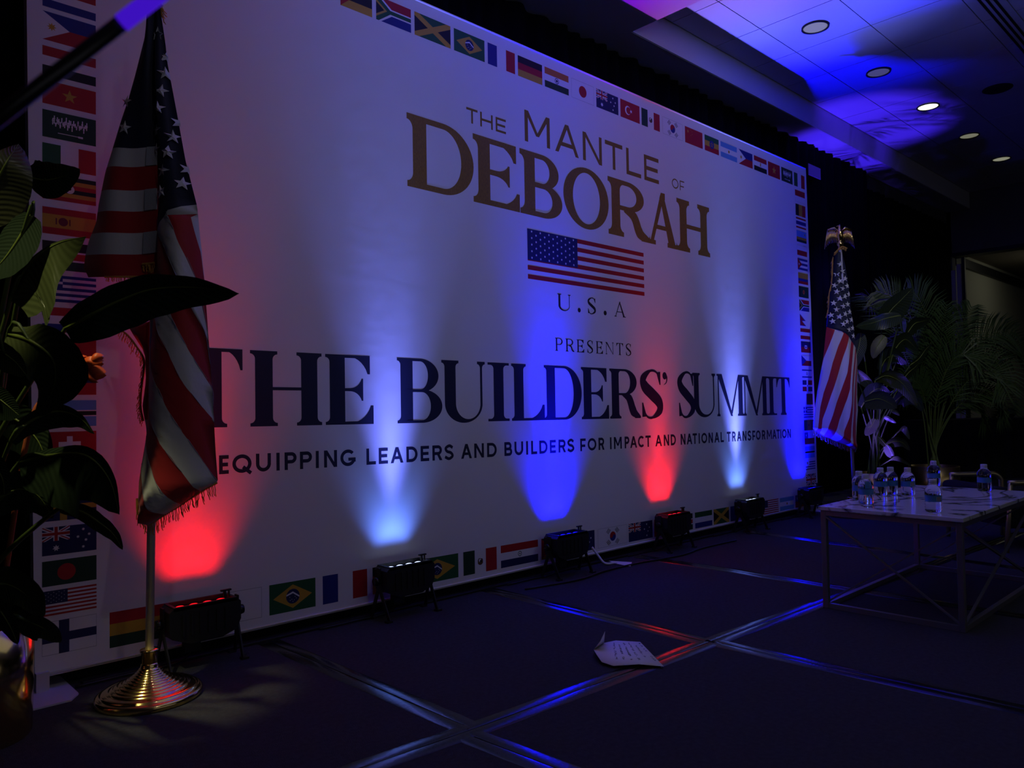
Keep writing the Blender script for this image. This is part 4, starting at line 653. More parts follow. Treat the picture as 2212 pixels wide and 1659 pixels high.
# ------------------------------------------------------------------ flags on poles
FH = Vector((0.68901, 0.72416, 0)).normalized(); FU = Vector((FH.y, -FH.x, 0)); FN = -FH
def star_on(surf, s, z, r, parent, base):
    mb = MB(); du = (surf(s+.004, z)-surf(s-.004, z)).normalized(); dv = (surf(s, z+.01)-surf(s, z-.01)).normalized(); n = du.cross(dv).normalized()
    if n.dot(FN) < 0: n = -n
    rot = random.uniform(-14, 14); ic = mb.vert(surf(s, z)+n*.007)
    ring = [mb.vert(surf(s+a*r, z+b_*r)+n*.0035) for a, b_ in star5(0, 0, 1, 1, 5, 90+rot)]
    for k in range(10): mb.face((ic, ring[k], ring[(k+1) % 10]), m_star)
    rel(mb, base); mb.build('star', parent)
def fringe(pts, parent, base, ln=.04, step=.0065, down=Vector((0, 0, -1)), seed=1, name='fringe'):
    rnd = random.Random(seed); b = MB(); P = catmull(pts, 120); acc = 0
    for i in range(len(P)-1):
        acc += (P[i+1]-P[i]).length
        while acc > step:
            acc -= step; p = P[i]+Vector((rnd.uniform(-.002, .002), rnd.uniform(-.004, .004), 0)); l = ln*rnd.uniform(.75, 1.1)
            sw = Vector((rnd.uniform(-.18, .18), rnd.uniform(-.15, .15), 0)); tw = []
            for k in range(7):
                a = k/6; tw.append(p+down*l*a+sw*l*a*a+Vector((.0012*math.cos(k*2.1), .0012*math.sin(k*2.1), 0)))
            b.tube(tw, .0014, m_fringe, 4, cap=False)
    b.tube(P, .0035, m_fringe, 6)
    rel(b, base); o = b.build(name, parent); o['kind'] = 'stuff'; o['label'] = 'gold twisted fringe'; return o
def stand(parent, R=.168, hc=.16):
    prof = [(.001, 0), (R*.97, 0), (R, .004), (R*1.0, .012), (R*.985, .020), (R*.94, .024), (R*.90, .024), (R*.89, .029), (R*.86, .033), (R*.80, .034), (R*.74, .034), (R*.73, .039), (R*.69, .042)]
    r, z = R*.66, .042
    for k in range(9): prof += [(r, z), (r*.995, z+.0035), (r*.965, z+.0050)]; r *= .865; z += .0062
    prof += [(R*.175, z), (R*.165, z+.010), (R*.15, z+.018)]
    b = MB(); b.lathe(prof, m_gold, 56); b.build('stand_base', parent, True)
    b = MB(); b.lathe([(.022, z+.015), (.0255, z+.018), (.0255, hc-.012), (.030, hc-.006), (.030, hc), (.018, hc+.001)], m_gold, 32); b.build('collar', parent, True)
def cloth_panel(L, R, cols, zt, zb, surf, mb, nr=110, sub=3, sgn=1):
    rows = []; 
    for i in range(nr+1):
        z = zt+(zb-zt)*i/nr; l = interp(L, z); r = max(interp(R, z), l+1e-4); bs = [l]
        for fn in cols: bs.append(min(max(fn(z, l, r), bs[-1]), r))
        bs.append(r); row = []
        for a, c in zip(bs, bs[1:]):
            for k in range(sub): row.append((a+(c-a)*k/sub, z))
        row.append((r, z)); rows.append(row)
    return [[surf(s, z, sgn) for s, z in row] for row in rows]

# ---- left flag
F = D_LF; base = Vector((F['base'][0], F['base'][1], 0))
lf = thing('flag_on_pole', 'large American flag hanging furled on a silver pole at the left, gold fringed', 'flag', tuple(base))
stand(lf)
pt = F['poletop']; lo = F['pole_lo']
b = MB(); b.tube([(0, 0, .12), (FU.x*pt[0], FU.y*pt[0], pt[1])], .0135, m_silver, 18); b.build('pole', lf, True)
def lsurf(s, z, sgn=1):
    l = interp(F['L'], z); r = max(interp(F['R'], z), l+.002); s = min(max(s, l), r); u = min(max((s-l)/(r-l), 0), 1)
    amp = .018+.070*min(1, max(0, (2.25-z)/1.2)); amp *= min(1, (r-l)/.05)
    n = amp*math.sin(PI*u)**.75*sgn
    if sgn > 0: n += .006*math.sin(u*11+z*5)*math.sin(PI*u)+.004*math.sin(u*23-z*9)*math.sin(PI*u)
    return base+FU*s+FN*(n+.016)+Vector((0, 0, z))
c_ = F['cant']
def cantx(z, l, r):
    if z > F['cant'][-1][1]: return r
    if z < F['cant'][0][1]: return l
    return interp(F['cant'][::-1], z)
def bfun(cv): 
    def f(z, l, r):
        if z > cv[0][1]: return l
        if z < cv[-1][1]: return r
        return interp(cv, z)
    return f
cols = [bfun(cv) for cv in F['b']]; nb = len(cols)
cols2 = cols + [lambda z, l, r: max(cantx(z, l, r), l)] + [lambda z, l, r, cv=cv: (r if z > cv[0][1] else bfun(cv)(z, l, r)) for cv in F['b2']]
mseq = [m_red, m_white, m_red, m_white, m_red, m_white, m_red, m_white][:nb+0]
mseq = mseq[:nb] + [m_navy, m_white, m_red, m_white]
# strips left to right: R5,W4,R4,W3,R3,W2,R2 | canton | W1,R1,W0
mseq = [m_red, m_white, m_red, m_white, m_red, m_white, m_red, m_navy, m_white, m_red, m_white]
assert len(cols2)+1 == len(mseq), (len(cols2), len(mseq))
zt, zb = F['top'], F['L'][-1][1]
# insert white-on-white continuity: below the canton boundary W1 starts at column 7 end
for nm, sg in (('front_panel', 1), ('rear_fold', -1)):
    b = MB(); P = cloth_panel(F['L'], F['R'], cols2, zt, zb, lsurf, b, sgn=sg)
    b.grid(P, None, lambda i, j: mseq[j//3]); rel(b, base); b.build(nm, lf, True)
# seams between the stripes
b = MB()
for cv in F['b'][:7]+F['b2'][:1]:
    pts = [lsurf(s, z)+FN*.0012 for s, z in cv]; b.tube(catmull(pts, 30), .0010, m_seam, 4)
rel(b, base); b.build('seam_stitching', lf, True)
# hoist part at the left of the pole with level stripes
def hsurf(u, z): 
    l = interp(F['HL'], z); r = F['Hx']+.004; s = l+(r-l)*u; u = min(max(u, 0.0), .999)
    return base+FU*s+FN*(.045*math.sin(PI*u)**.8*(1-u)+.022*u+.005*math.sin(u*9+z*7))+Vector((0, 0, z-.012*math.sin(PI*u)*.6))
b = MB(); zs = [];  mm = []
hr = F['Hrows']; hm = [m_navy, m_white, m_red, m_white, m_red, m_white, m_red]
for k in range(7):
    n_ = 14 if k == 0 else 5
    for i in range(n_): zs.append(hr[k]+(hr[k+1]-hr[k])*i/n_); mm.append(hm[k])
zs.append(hr[7])
P = [[hsurf(u/16, z) for u in range(17)] for z in zs]
b.grid(P, None, lambda i, j: mm[i]); rel(b, base); o = b.build('hoist_panel', lf, True)
m_head = mat('canvas_heading', (.42, .45, .52), .7, bump=.2, bscale=300)
for (za, zb_) in ((hr[1], hr[2]), (hr[3], hr[4]), (hr[5], hr[6])):
    b = MB(); P = [[hsurf(.80+.19*u/4, za+(zb_-za)*v/4)+FN*.004 for u in range(5)] for v in range(5)]; b.grid(P, m_head); rel(b, base); b.build('heading_tape', lf, True)
for s, z in F['stars']: star_on(lsurf, s, z, .0245, lf, base)
for s, z in F['hstars']:
    def hs(s_, z_):
        l = interp(F['HL'], z_); return hsurf((s_-l)/(F['Hx']+.004-l), z_)
    star_on(hs, s, z, .025, lf, base)
# low rear fold at the left of the pole
sd = F['side']; b = MB(); P = []
for i in range(21):
    z = sd[0][1]+(sd[-1][1]-sd[0][1])*i/20; l = interp(sd[1:], z) if z < sd[1][1] else sd[0][0]+(sd[1][0]-sd[0][0])*((sd[0][1]-z)/(sd[0][1]-sd[1][1]))
    r = interp([(p[0], p[1]) for p in F['L']], z)+.01; P.append([base+FU*(l+(r-l)*k/6)+FN*(-.05+.03*math.sin(PI*k/6))+Vector((0, 0, z)) for k in range(7)])
b.grid(P, None, lambda i, j: m_red if i < 14 else m_white); rel(b, base); b.build('rear_fold', lf, True)
fringe([base+FU*s+FN*-.045+Vector((0, 0, z)) for s, z in F['sidefr']], lf, base, .030, .006, Vector((-.35*FU.x, -.35*FU.y, -.9)), 3)
fringe([lsurf(s, z)+Vector((0, 0, .002)) for s, z in F['bot'][3:]], lf, base, .042, .0065, seed=4)
fringe([base+FU*s+FN*.02+Vector((0, 0, z)) for s, z in F['bot'][:4]], lf, base, .034, .006, seed=5)
fringe([hsurf(.30, hr[7]), hsurf(.5, hr[7]), hsurf(.75, hr[7])], lf, base, .016, .006, seed=6)
fringe([hsurf(.80, hr[6]-.035)+FN*.006, hsurf(.88, hr[6]-.035)+FN*.006, hsurf(.96, hr[6]-.035)+FN*.006], lf, base, .032, .004, seed=8)
fringe([base+FU*(pt[0]+.004)+FN*.03+Vector((0, 0, F['top']+.02)), base+FU*(pt[0]+.02)+FN*.03+Vector((0, 0, F['top'])), base+FU*(pt[0]+.026)+FN*.03+Vector((0, 0, F['top']-.05))], lf, base, .045, .007, Vector((.35*FU.x, .35*FU.y, -.8)), 9, 'tassel')

# ---- right flag
G_ = D_RF; rbase = Vector((G_['base'][0], G_['base'][1], 0))
rf = thing('flag_on_pole', 'American flag on a pole with a gold eagle finial, right of the banner', 'flag', tuple(rbase))
stand(rf)
pt2 = G_['poletop']
b = MB(); b.tube([(FU.x*.035, FU.y*.035, .12), (FU.x*pt2[0], FU.y*pt2[0], pt2[1]+.02)], .0135, m_silver, 16); b.build('pole', rf, True)
def rsurf(s, z, sgn=1):
    l = interp(G_['L'], z); r = max(interp(G_['R'], z), l+.002); s = min(max(s, l), r); u = min(max((s-l)/(r-l), 0), 1)
    amp = .02+.07*min(1, max(0, (2.0-z)/1.0)); amp *= min(1, (r-l)/.06)
    n = amp*math.sin(PI*u)**.75*sgn
    if sgn > 0: n += (.008*math.sin(u*13+z*4)+.005*math.sin(u*27-z*7))*math.sin(PI*u)
    return rbase+FU*s+FN*n+Vector((0, 0, z))
def rc(z):
    c = G_['cant']
    if z > c[0][1]: return -9
    if z < c[-1][1]: return 9
    return interp(c, z)
rcols = [(lambda z, l, r, cv=cv: (min(r if z > cv[0][1] else l if z < cv[-1][1] else interp(cv, z), max(rc(z), l)))) for cv in G_['b']] + [lambda z, l, r: min(max(rc(z), l), r)]
rm = [m_red, m_white, m_red, m_white, m_red, m_white, m_red, m_white, m_red, m_white, m_navy]
for nm, sg in (('front_panel', 1), ('rear_fold', -1)):
    b = MB(); P = cloth_panel(G_['L'], G_['R'], rcols, G_['top'], G_['L'][-1][1], rsurf, b, sgn=sg)
    b.grid(P, None, lambda i, j: rm[j//3]); rel(b, rbase); b.build(nm, rf, True)
for s, z in G_['stars']: star_on(rsurf, s, z, .027, rf, rbase)
fringe([rsurf(s, z) for s, z in G_['bot']], rf, rbase, .045, .007, seed=14)
fringe([rbase+FU*s+FN*.0+Vector((0, 0, z)) for s, z in G_['sidefr']], rf, rbase, .05, .008, Vector((-.2*FU.x, -.2*FU.y, -.95)), 15)
fringe([rbase+FU*(pt2[0]-.06)+FN*.02+Vector((0, 0, G_['top']-.01)), rbase+FU*pt2[0]+FN*.035+Vector((0, 0, G_['top']+.04)), rbase+FU*(pt2[0]+.05)+FN*.02+Vector((0, 0, G_['top']+.03))], rf, rbase, .035, .005, Vector((-.25*FU.x, -.25*FU.y, -.8)), 16, 'tassel')
# eagle finial
ez = G_['eagle']; eh = G_['eagletop']-ez; ec = FU*pt2[0]
eag = MB(); eag.lathe([(.012, ez), (.020, ez+eh*.06), (.014, ez+eh*.12), (.024, ez+eh*.18), (.026, ez+eh*.28), (.014, ez+eh*.34), (.022, ez+eh*.40), (.028, ez+eh*.52), (.030, ez+eh*.66), (.022, ez+eh*.78), (.014, ez+eh*.86), (.013, ez+eh*.93), (.002, ez+eh)], m_gold, 16, c=ec)
eag.tube([ec+Vector((0, 0, ez+eh*.95))+FU*-.005, ec+Vector((0, 0, ez+eh*.92))+FU*-.03], [.007, .001], m_gold, 8)
fin = eag.build('eagle_finial', rf, True, label='gold eagle with spread wings')
for s in (-1, 1):
    w = MB()
    for k in range(8):          # fan of feathers
        a = k/7; x0 = s*(.020+.075*a); z0 = ez+eh*(.70+.16*math.sin(a*2.4)); L = eh*(.42+.34*a)
        p0 = ec+FU*x0+FN*(-.01*a)+Vector((0, 0, z0)); p1 = p0+FU*s*.022*(.4+a)+Vector((0, 0, -L)); w.tube([p0, p0*.5+p1*.5, p1], [.007, .0075, .002], m_gold, 6)
    w.tube([ec+Vector((0, 0, ez+eh*.70))+FU*s*.015, ec+Vector((0, 0, ez+eh*.87))+FU*s*.045, ec+Vector((0, 0, ez+eh*.80))+FU*s*.10], [.010, .010, .006], m_gold, 8)
    w.build('wing', fin, True)

# ------------------------------------------------------------------ plants
def leafmat(name, col, rough=.30, gloss=.5, vein=True):
    m = mat(name, col, rough, spec=gloss); nt = m.node_tree; bs = nt.nodes['Principled BSDF']
    uv = nt.nodes.new('ShaderNodeUVMap'); sp = nt.nodes.new('ShaderNodeSeparateXYZ'); nt.links.new(uv.outputs[0], sp.inputs[0])
    ab = nt.nodes.new('ShaderNodeMath'); ab.operation = 'ABSOLUTE'; nt.links.new(sp.outputs[1], ab.inputs[0])
    mu = nt.nodes.new('ShaderNodeMath'); mu.operation = 'MULTIPLY_ADD'; nt.links.new(ab.outputs[0], mu.inputs[0]); mu.inputs[1].default_value = -.16; nt.links.new(sp.outputs[0], mu.inputs[2])
    m2 = nt.nodes.new('ShaderNodeMath'); m2.operation = 'MULTIPLY'; nt.links.new(mu.outputs[0], m2.inputs[0]); m2.inputs[1].default_value = 110
    sn = nt.nodes.new('ShaderNodeMath'); sn.operation = 'SINE'; nt.links.new(m2.outputs[0], sn.inputs[0])
    bp = nt.nodes.new('ShaderNodeBump'); bp.inputs['Strength'].default_value = .22; bp.inputs['Distance'].default_value = .002
    nt.links.new(sn.outputs[0], bp.inputs['Height']); nt.links.new(bp.outputs[0], bs.inputs['Normal'])
    return m
mL = [leafmat('leaf_green', (.055, .068, .026)), leafmat('leaf_olive', (.058, .062, .028)), leafmat('leaf_dark', (.020, .032, .018))]
m_rib = mat('leaf_rib', (.13, .17, .03), .45); m_stem = mat('stem', (.06, .09, .02), .5)
def make_leaf(spec, parent, base, mi=0, n=22, k=5, name='leaf'):
    mids, sl, sr, droop = spec; M_ = catmull(mids, n); sl = Vector(sl); sr = Vector(sr); b = MB(); P = []; uv = []
    for i, p in enumerate(M_):
        t = i/n; prof = (math.sin(PI*min(1, .06+.94*t)**.78)**.62) if t < 1 else 0.0
        d = (M_[min(i+1, n)]-M_[max(i-1, 0)]).normalized(); row = []
        for j in range(-k, k+1):
            v = j/k; S_ = sl*(v) if v > 0 else sr*v
            S_ = S_-d*S_.dot(d); off = S_*prof
            nn = d.cross(S_.normalized() if S_.length > 1e-6 else Vector((0, 0, 1)))
            cup = -(v*v)*S_.length*.18*prof + .02*S_.length*math.sin(t*30+v*4)*abs(v)
            row.append(p+off+Vector((0, 0, 1))*cup); uv.append((t, v))
        P.append(row)
    b.grid(P, mL[mi]); rel(b, base); o = b.build(name, parent, True, uvs=uv)
    r = MB(); L = (Vector(mids[0])-Vector(mids[-1])).length
    r.tube([p+Vector((0, 0, .0015)) for p in M_], [max(.0008, (.006 if L > .2 else .003)*(1-i/(n+1))) for i in range(n+1)], m_rib, 6); rel(r, base); r.build('midrib', o, True)
    return o
def pot(parent, r, h, m, soil=True):
    b = MB(); b.lathe([(.001, 0), (r*.93, 0), (r*.96, .006), (r*.985, h*.5), (r, h), (r*.93, h), (r*.92, h-.04)], m, 48); b.build('pot', parent, True)
    b = MB(); b.lathe([(.001, h-.05), (r*.92, h-.045)], mat('soil', (.02, .015, .01), .95, bump=.8, bscale=60), 32); b.build('soil', parent, True)
# left plant
lp = Vector((0.42, 2.78, 0))
plant = thing('potted_plant', 'tall broad-leaved plant in a gold pot at the left edge, with an orange flower', 'plant', tuple(lp))
pot(plant, .155, .34, m_gold)
for i, sp_ in enumerate(D_LL):
    make_leaf(sp_, plant, lp, [1, 2, 2, 0, 2, 0, 0, 2, 2, 2, 0, 0, 0, 2, 2, 2, 2, 2, 2][i])
    a = Vector(sp_[0][0]); b = MB(); c0 = lp+Vector((random.uniform(-.06, .06), random.uniform(-.06, .06), .28))
    mid = (a+c0)/2+Vector((c0.x-a.x, c0.y-a.y, 0))*.35
    b.tube(catmull([c0, mid, a, Vector(sp_[0][1])], 16), [.011-.0005*k for k in range(17)], m_stem, 8); rel(b, lp); b.build('stem', plant, True)
fl = [Vector(p) for p in D_FLOWER]; m_or = mat('orange_petal', (.75, .10, .02), .4, var=.2, vscale=30)
b = MB(); b.tube(catmull([lp+Vector((0.05, -.03, .29)), fl[0], fl[1], fl[2]], 20), [.008]*14+[.006]*7, mat('flower_stalk', (.35, .08, .03), .5), 8); rel(b, lp); fs = b.build('flower_stalk', plant, True)
c = fl[3]
for (dx, dz, dx2, dz2, w) in ((-.05, .008, .0, .012, .012), (-.02, -.012, .045, -.004, .030), (.0, -.02, .052, -.035, .034), (-.01, -.02, .03, -.055, .024), (.01, .0, .045, .012, .022)):
    b = MB(); p0 = c+FU*dx+Vector((0, 0, dz)); p1 = c+FU*dx2+Vector((0, 0, dz2)); P = []
    for i in range(9):
        t = i/8; m_ = p0+(p1-p0)*t+FN*.012*math.sin(PI*t); ww = w*math.sin(PI*min(1, .08+.9*t))**.6
        P.append([m_+Vector((0, 0, 1))*ww*v*.7+FN*(-.01*v*v) for v in (-1, -.5, 0, .5, 1)])
    b.grid(P, m_or); rel(b, lp); b.build('petal', plant, True)
# right broad-leaved plant
rp = Vector((7.19, 2.82, 0))
plant2 = thing('potted_plant', 'dark broad-leaved plant in a small gold pot beside the right flag', 'plant', tuple(rp))
pot(plant2, .155, .305, m_goldsat)
for i, sp_ in enumerate(D_RL):
    make_leaf(sp_, plant2, rp, [2, 2, 1, 2, 2, 0, 0, 0, 0, 0, 0, 0, 0, 0, 0, 0, 2, 2, 2, 2, 2, 2, 0][i], n=14, k=4)
for i in (0, 1, 2, 5, 6, 7, 8, 9, 10, 13, 14, 15, 16, 17, 18, 19, 20, 21, 22, 3, 4):
    a = Vector(D_RL[i][0][0]); b = MB(); c0 = rp+Vector((random.uniform(-.05, .05), random.uniform(-.05, .05), .25))
    b.tube(catmull([c0, (a+c0)/2+Vector((c0.x-a.x, c0.y-a.y, 0))*.25, a], 12), .006, m_stem, 6); rel(b, rp); b.build('stem', plant2, True)
# areca palm
pp = Vector((7.98, 2.565, 0))
palm = thing('potted_palm', 'feathery areca palm in a wide gold pot behind the marble table', 'plant', tuple(pp))
pot(palm, .218, .325, m_goldsat)
mp = mat('palm_leaflet', (.03, .06, .015), .42)
for fi, fr_ in enumerate(D_PALM+[[[7.95, 2.65, .9], [7.9, 2.8, 1.5], [7.95, 3.0, 1.95], [8.1, 3.2, 2.0]], [[8.0, 2.65, .9], [8.15, 2.8, 1.5], [8.35, 3.0, 1.85], [8.6, 3.2, 1.85]]]):
    rnd = random.Random(40+fi); pts = [pp+Vector((rnd.uniform(-.06, .06), rnd.uniform(-.06, .06), .28))]+[Vector(p) for p in fr_]
    Q = catmull(pts, 60); b = MB(); b.tube(Q, [.007*(1-.8*i/60) for i in range(61)], m_stem, 5)
    for i in range(26, 60):
        t = (i-26)/34; p = Q[i]; d = (Q[min(i+1, 60)]-Q[i-1]).normalized(); sd_ = d.cross(FN).normalized(); L = .35*math.sin(PI*(.15+.80*t))**.7
        for s in (-1, 1):
            dr = (sd_*s*.80+d*.75+FN*rnd.uniform(-.15, .25)).normalized(); e = p+dr*L+Vector((0, 0, -L*.22)); mdp = p+dr*L*.5+Vector((0, 0, .02*L)); wv = d.cross(dr).cross(dr).normalized()*.0075
            if wv.length < 1e-6: wv = d*.007
            ids = [b.vert(p-wv*.5), b.vert(p+wv*.5), b.vert(mdp+wv), b.vert(mdp-wv), b.vert(e)]
            b.face((ids[0], ids[1], ids[2], ids[3]), mp); b.face((ids[3], ids[2], ids[4]), mp)
    rel(b, pp); b.build('frond', palm, False)

# ------------------------------------------------------------------ marble table and bottles
m_marble = mat('marble', (.72, .72, .74), .16, spec=.5)
nt = m_marble.node_tree; bs = nt.nodes['Principled BSDF']; tc = nt.nodes.new('ShaderNodeTexCoord')
n1 = nt.nodes.new('ShaderNodeTexNoise'); n1.inputs['Scale'].default_value = 2.2; n1.inputs['Detail'].default_value = 8; n1.inputs['Distortion'].default_value = 1.6
nt.links.new(tc.outputs['Object'], n1.inputs['Vector']); s1 = nt.nodes.new('ShaderNodeMath'); s1.operation = 'SUBTRACT'; s1.inputs[1].default_value = .5; nt.links.new(n1.outputs[0], s1.inputs[0])
a1 = nt.nodes.new('ShaderNodeMath'); a1.operation = 'ABSOLUTE'; nt.links.new(s1.outputs[0], a1.inputs[0])
cr = nt.nodes.new('ShaderNodeValToRGB'); cr.color_ramp.elements[0].position = 0; cr.color_ramp.elements[0].color = (.06, .06, .07, 1); cr.color_ramp.elements[1].position = .035; cr.color_ramp.elements[1].color = (.72, .72, .74, 1)
nt.links.new(a1.outputs[0], cr.inputs[0]); nt.links.new(cr.outputs[0], bs.inputs['Base Color'])
m_frame = mat('table_frame', (.30, .29, .30), .35, .7)
X0, X1, Y0, Y1, ZT = 3.535, 4.705, 1.045, 1.615, .47
tb = thing('marble_coffee_table', 'low white marble coffee table on a grey metal frame with crossed braces', 'table', ((X0+X1)/2, (Y0+Y1)/2, 0))
cxm, cym = (X0+X1)/2, (Y0+Y1)/2
b = MB(); b.box((X0-.02-cxm, Y0-.02-cym, ZT-.018), (X1+.02-cxm, Y1+.02-cym, ZT), m_marble); bevel(b.build('tabletop', tb), .0015, 1)
for x in (X0, X1):
    for y in (Y0, Y1):
        b = MB(); b.box((x-.0125-cxm, y-.0125-cym, 0), (x+.0125-cxm, y+.0125-cym, ZT-.018), m_frame); bevel(b.build('leg', tb), .002, 1)
for z in (.012, ZT-.031):
    for (p, q2) in (((X0, Y0), (X1, Y0)), ((X0, Y1), (X1, Y1)), ((X0, Y0), (X0, Y1)), ((X1, Y0), (X1, Y1))):
        dx = .0125 if p[1] == q2[1] else 0; dy = .0125 if p[0] == q2[0] else 0
        b = MB(); b.bar((p[0]+dx-cxm, p[1]+dy-cym, z), (q2[0]-dx-cxm, q2[1]-dy-cym, z), .022, .022, m_frame); b.build('rail', tb)
for (p, q2) in (((X0, Y0), (X0, Y1)), ((X0, Y0), (X1, Y0)), ((X1, Y0), (X1, Y1))):
    for k, (za, zb_) in enumerate(((.024, ZT-.04), (ZT-.04, .024))):
        o_ = .004*(1 if k else -1); ox, oy = (o_, 0) if p[0] == q2[0] else (0, o_)
        b = MB(); b.bar((p[0]+ox-cxm, p[1]+oy-cym, za), (q2[0]+ox-cxm, q2[1]+oy-cym, zb_), .012, .007, m_frame, (0, 0, 1)); b.build('cross_brace', tb)
m_bot = mat('bottle_water', (.93, .95, 1.0), .03, trans=1.0, ior=1.33); m_cap = mat('bottle_cap', (.62, .62, .70), .45); m_lab = mat('bottle_label', (.06, .22, .42), .45, var=.15, vscale=25)
m_bar = mat('barcode_patch', (.5, .5, .45), .5)
def bottle(loc, label, code, rz):
    t = thing('water_bottle', label, 'bottle', loc, 'clear water bottles on the marble table', rz)
    pr = [(.001, .002), (.024, .0), (.0310, .004), (.0335, .010), (.0322, .016), (.0338, .022), (.0325, .028), (.0338, .034), (.0325, .040), (.0328, .046), (.0328, .074), (.0338, .080), (.0334, .090), (.0305, .101), (.0245, .111), (.0180, .118), (.0140, .121), (.0134, .128)]
    b = MB(); b.lathe(pr, m_bot, 32); b.build('body', t, True)
    b = MB(); b.lathe([(.0150, .124), (.0160, .126), (.0160, .140), (.0150, .142), (.001, .142)], m_cap, 24); b.lathe([(.0168, .1205), (.0172, .1235), (.0150, .1245)], m_cap, 24, cap=False); b.build('cap', t, True)
    b = MB(); b.lathe([(.0333, .047), (.0333, .073)], m_lab, 32, cap=False); lb = b.build('label_band', t, True)
    if code:
        b = MB(); A = math.atan2(FN.y, FN.x)-rz+.25
        for k in range(9):
            a = A+(k-4)*.075; b.poly([(.0336*math.cos(a-.035), .0336*math.sin(a-.035), .050), (.0336*math.cos(a+.035), .0336*math.sin(a+.035), .050), (.0336*math.cos(a+.035), .0336*math.sin(a+.035), .069), (.0336*math.cos(a-.035), .0336*math.sin(a-.035), .069)], m_bar if k % 2 == 0 else m_black)
        b.build('barcode', lb)
bl = ['clear water bottle half hidden behind another at the left end of the table', 'clear water bottle standing in front at the left end of the table', 'left bottle of the overlapping pair in the middle of the table',
      'right bottle of the overlapping pair in the middle of the table', 'single clear bottle with a barcode, right of the overlapping pair', 'bottle farther back, its base hidden by the nearest bottle',
      'nearest water bottle, at the front edge of the marble table', 'lone water bottle at the right end of the marble table']
for i, p in enumerate(D_BOTTLES): bottle((p[0], p[1], ZT), bl[i], i in (4, 6), i*1.3)

# ------------------------------------------------------------------ furniture at the far right
m_cloth = mat('black_tablecloth', (.006, .006, .007), .9)
t = thing('draped_table', 'tall black cloth-covered table at the right edge, below the opening', 'table', (9.46, 2.99, 0), rz=math.atan2(-.36, 1))
b = MB(); b.box((0, 0, .705), (2.5, .45, .72), m_cloth); bevel(b.build('tabletop', t), .004)
b = MB(); P = []
path = [(2.5, 0), (0, 0), (0, .45), (2.5, .45)]; pts = []
for a, c in zip(path, path[1:]):
    n_ = int(math.dist(a, c)/.03)
    for i in range(n_): pts.append((a[0]+(c[0]-a[0])*i/n_, a[1]+(c[1]-a[1])*i/n_))
for z in (.712, .37, .0): P.append([(x-.02*(1-z)*math.sin(i*.8)*(z < .7)*.6, y-.02*math.sin(i*.8)*(z < .7)*.6, z) for i, (x, y) in enumerate(pts)])
b.grid(P, m_cloth); b.build('skirt', t, True)
sp_ = D_SPHERE
b = MB(); pr = [(.058*math.sin(a*PI/20)+.0001, -.058*math.cos(a*PI/20)) for a in range(21)]; b.lathe(pr, mat('dark_glass', (.02, .02, .02), .05), 28)
g = thing('glass_orb', 'small dark glossy orb on the black table at the right edge', 'ornament', (sp_[0], sp_[1], .72))
o = b.build('orb', g, True); o.location = (0, 0, .062); b = MB(); b.lathe([(.03, 0), (.032, .004), (.02, .010), (.018, .014)], m_blackgloss, 24); b.build('base_ring', g, True)
cp = [Vector(p) for p in D_CHAIR]; m_brass = mat('brass_matte', (.55, .48, .22), .35, .8)
ch = thing('lounge_chair', 'black lounge chair with a brass arm, behind the marble table', 'chair', (6.15, 1.62, 0), rz=-.72)
z_ = .43
for s in (0, .6):
    b = MB(); b.tube(catmull([(-.28, -s, z_), (-.05, -s, z_), (.03, -s, z_), (.075, -s, z_-.03), (.085, -s, z_-.09), (.085, -s, .0)], 26), .017, m_brass, 10); b.build('arm', ch, True)
    b = MB(); b.tube([(-.27, -s, z_), (-.31, -s, 0)], .014, m_brass, 10); b.build('leg', ch, True)
b = MB(); b.box((-.27, -.585, .14), (.09, -.015, .30), m_cloth); bevel(b.build('seat', ch), .03, 3)
b = MB(); b.box((-.36, -.585, .20), (-.25, -.015, .40), m_cloth); bevel(b.build('backrest', ch), .03, 3)

# ------------------------------------------------------------------ paper on the floor, scraps, boom
P_ = [Vector(p) for p in D_PAPER]; pc = Vector((2.32, 1.84, 0))
sheet = thing('paper_sheet', 'creased handwritten white sheet lying by the tape crossing, one corner standing up', 'paper', tuple(pc))
m_paper = mat('paper', (.78, .78, .80), .75, bump=.1, bscale=30)
b = MB(); hts = [.006, .010, .012, .008, .020, .022, .012, .008, .012]; top = [p+Vector((0, 0, h_)) for p, h_ in zip(P_, hts)]
c = sum(P_, Vector())/9+Vector((0, 0, .015)); ic = b.vert(c); ids = [b.vert(p) for p in top]
for k in range(9): b.face((ic, ids[k], ids[(k+1) % 9]), m_paper)
rel(b, pc); o = b.build('sheet', sheet, True); md = o.modifiers.new('solid', 'SOLIDIFY'); md.thickness = .0006
b = MB(); up = Vector(D_PAPER_UP)
b.poly([P_[3]+Vector((0, 0, .008)), up, (P_[4]*.4+up*.6)+Vector((0, 0, .0)), P_[4]+Vector((0, 0, .02))], m_paper); rel(b, pc); o = b.build('folded_corner', sheet, True)
md = o.modifiers.new('solid', 'SOLIDIFY'); md.thickness = .0006
b = MB(); rnd = random.Random(3); mi_ = mat('pencil', (.12, .12, .16), .7); A_, B_, C3, D4 = P_[0], P_[1], P_[4], P_[7]
def pp_(u, v): return (A_*(1-u)+P_[6]*u)*(1-v)+(B_*(1-u)+P_[3]*u)*v+Vector((0, 0, .0165))
for col_ in range(6):
    u = .10+.13*col_; v = .10
    while v < .85:
        l = rnd.uniform(.03, .07)
        if rnd.random() < .8:
            pts = [pp_(u+rnd.uniform(-.028, .028), v+l*k/7) for k in range(8)]; b.tube(pts, .0005, mi_, 3)
        v += l+.012
rel(b, pc); b.build('handwriting', sheet, label='rows of grey handwriting')
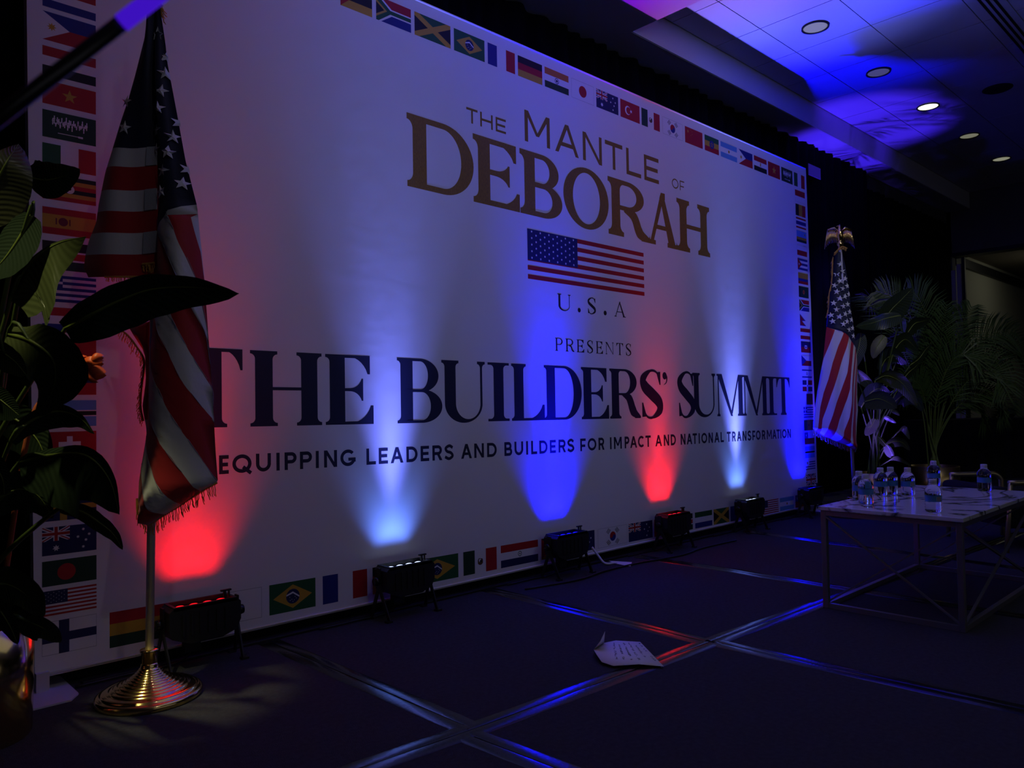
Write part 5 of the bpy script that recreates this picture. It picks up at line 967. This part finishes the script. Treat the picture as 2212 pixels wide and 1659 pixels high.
b = MB(); b.poly([(p[0]-3.65, p[1]-2.9, .004) for p in D_EXTRA], m_paper); o = b.build('paper_scrap', None, loc=(3.65, 2.9, 0)); md = o.modifiers.new('solid', 'SOLIDIFY'); md.thickness = .001
tag(o, 'small white paper scrap on the floor between the third and fourth uplights', 'paper')
b = MB(); b.tube(catmull([(3.50-3.5, .07, .11), (.03, .05, .06), (.06, .02, .012), (.14, .0, .008)], 14), .007, m_paper, 8); o = b.build('white_plug', None, True, loc=(3.52, 2.96, 0.0)); tag(o, 'short white plug and lead at the banner foot', 'plug')
for i, (x, y) in enumerate(((3.37, 2.83), (4.3, 2.80))):
    b = MB(); b.tube(catmull([(-.55, .06, .007), (-.2, .0, .007), (.1, .035, .007), (.5, .02, .007)], 24), .0055, m_black, 6); o = b.build('power_lead', None, True, loc=(x, y, 0))
    tag(o, 'black power lead trailing on the floor near the %s uplight' % ('third' if i == 0 else 'fourth'), 'cable')
ar = [Vector(p) for p in D_ARM]
bm_ = thing('boom_arm', 'blurred dark boom arm crossing the top left corner, violet end with painted light', 'stand', tuple(ar[2]))
b = MB(); d_ = (ar[4]-ar[3]).normalized(); b.tube([ar[3]-d_*.25, ar[4]], .0052, m_blackgloss, 14); rel(b, ar[2]); b.build('arm', bm_, True)
b = MB(); b.tube([ar[4], ar[4]+d_*.09], .0056, mat('sleeve_painted_light', (.05, .02, .3), .4, emis=(.05, .006, .55), estr=.9), 14); rel(b, ar[2]); b.build('sleeve_painted_light', bm_, True, label='violet sleeve with painted light')  # emission stands in for bright light falling on the sleeve
b = MB(); b.tube([ar[4]+d_*.09, ar[4]+d_*.3], .0052, m_blackgloss, 14); rel(b, ar[2]); b.build('arm', bm_, True)
b = MB(); e_ = ar[3]-d_*.25; b.tube([e_, Vector((e_.x, e_.y, 0.02))], .012, m_blackgloss, 14); rel(b, ar[2]); b.build('upright', bm_, True)
b = MB(); b.lathe([(.001, 0), (.13, 0), (.13, .012), (.02, .02)], m_blackgloss, 28, c=(e_.x, e_.y, 0)); rel(b, ar[2]); b.build('foot', bm_, True)
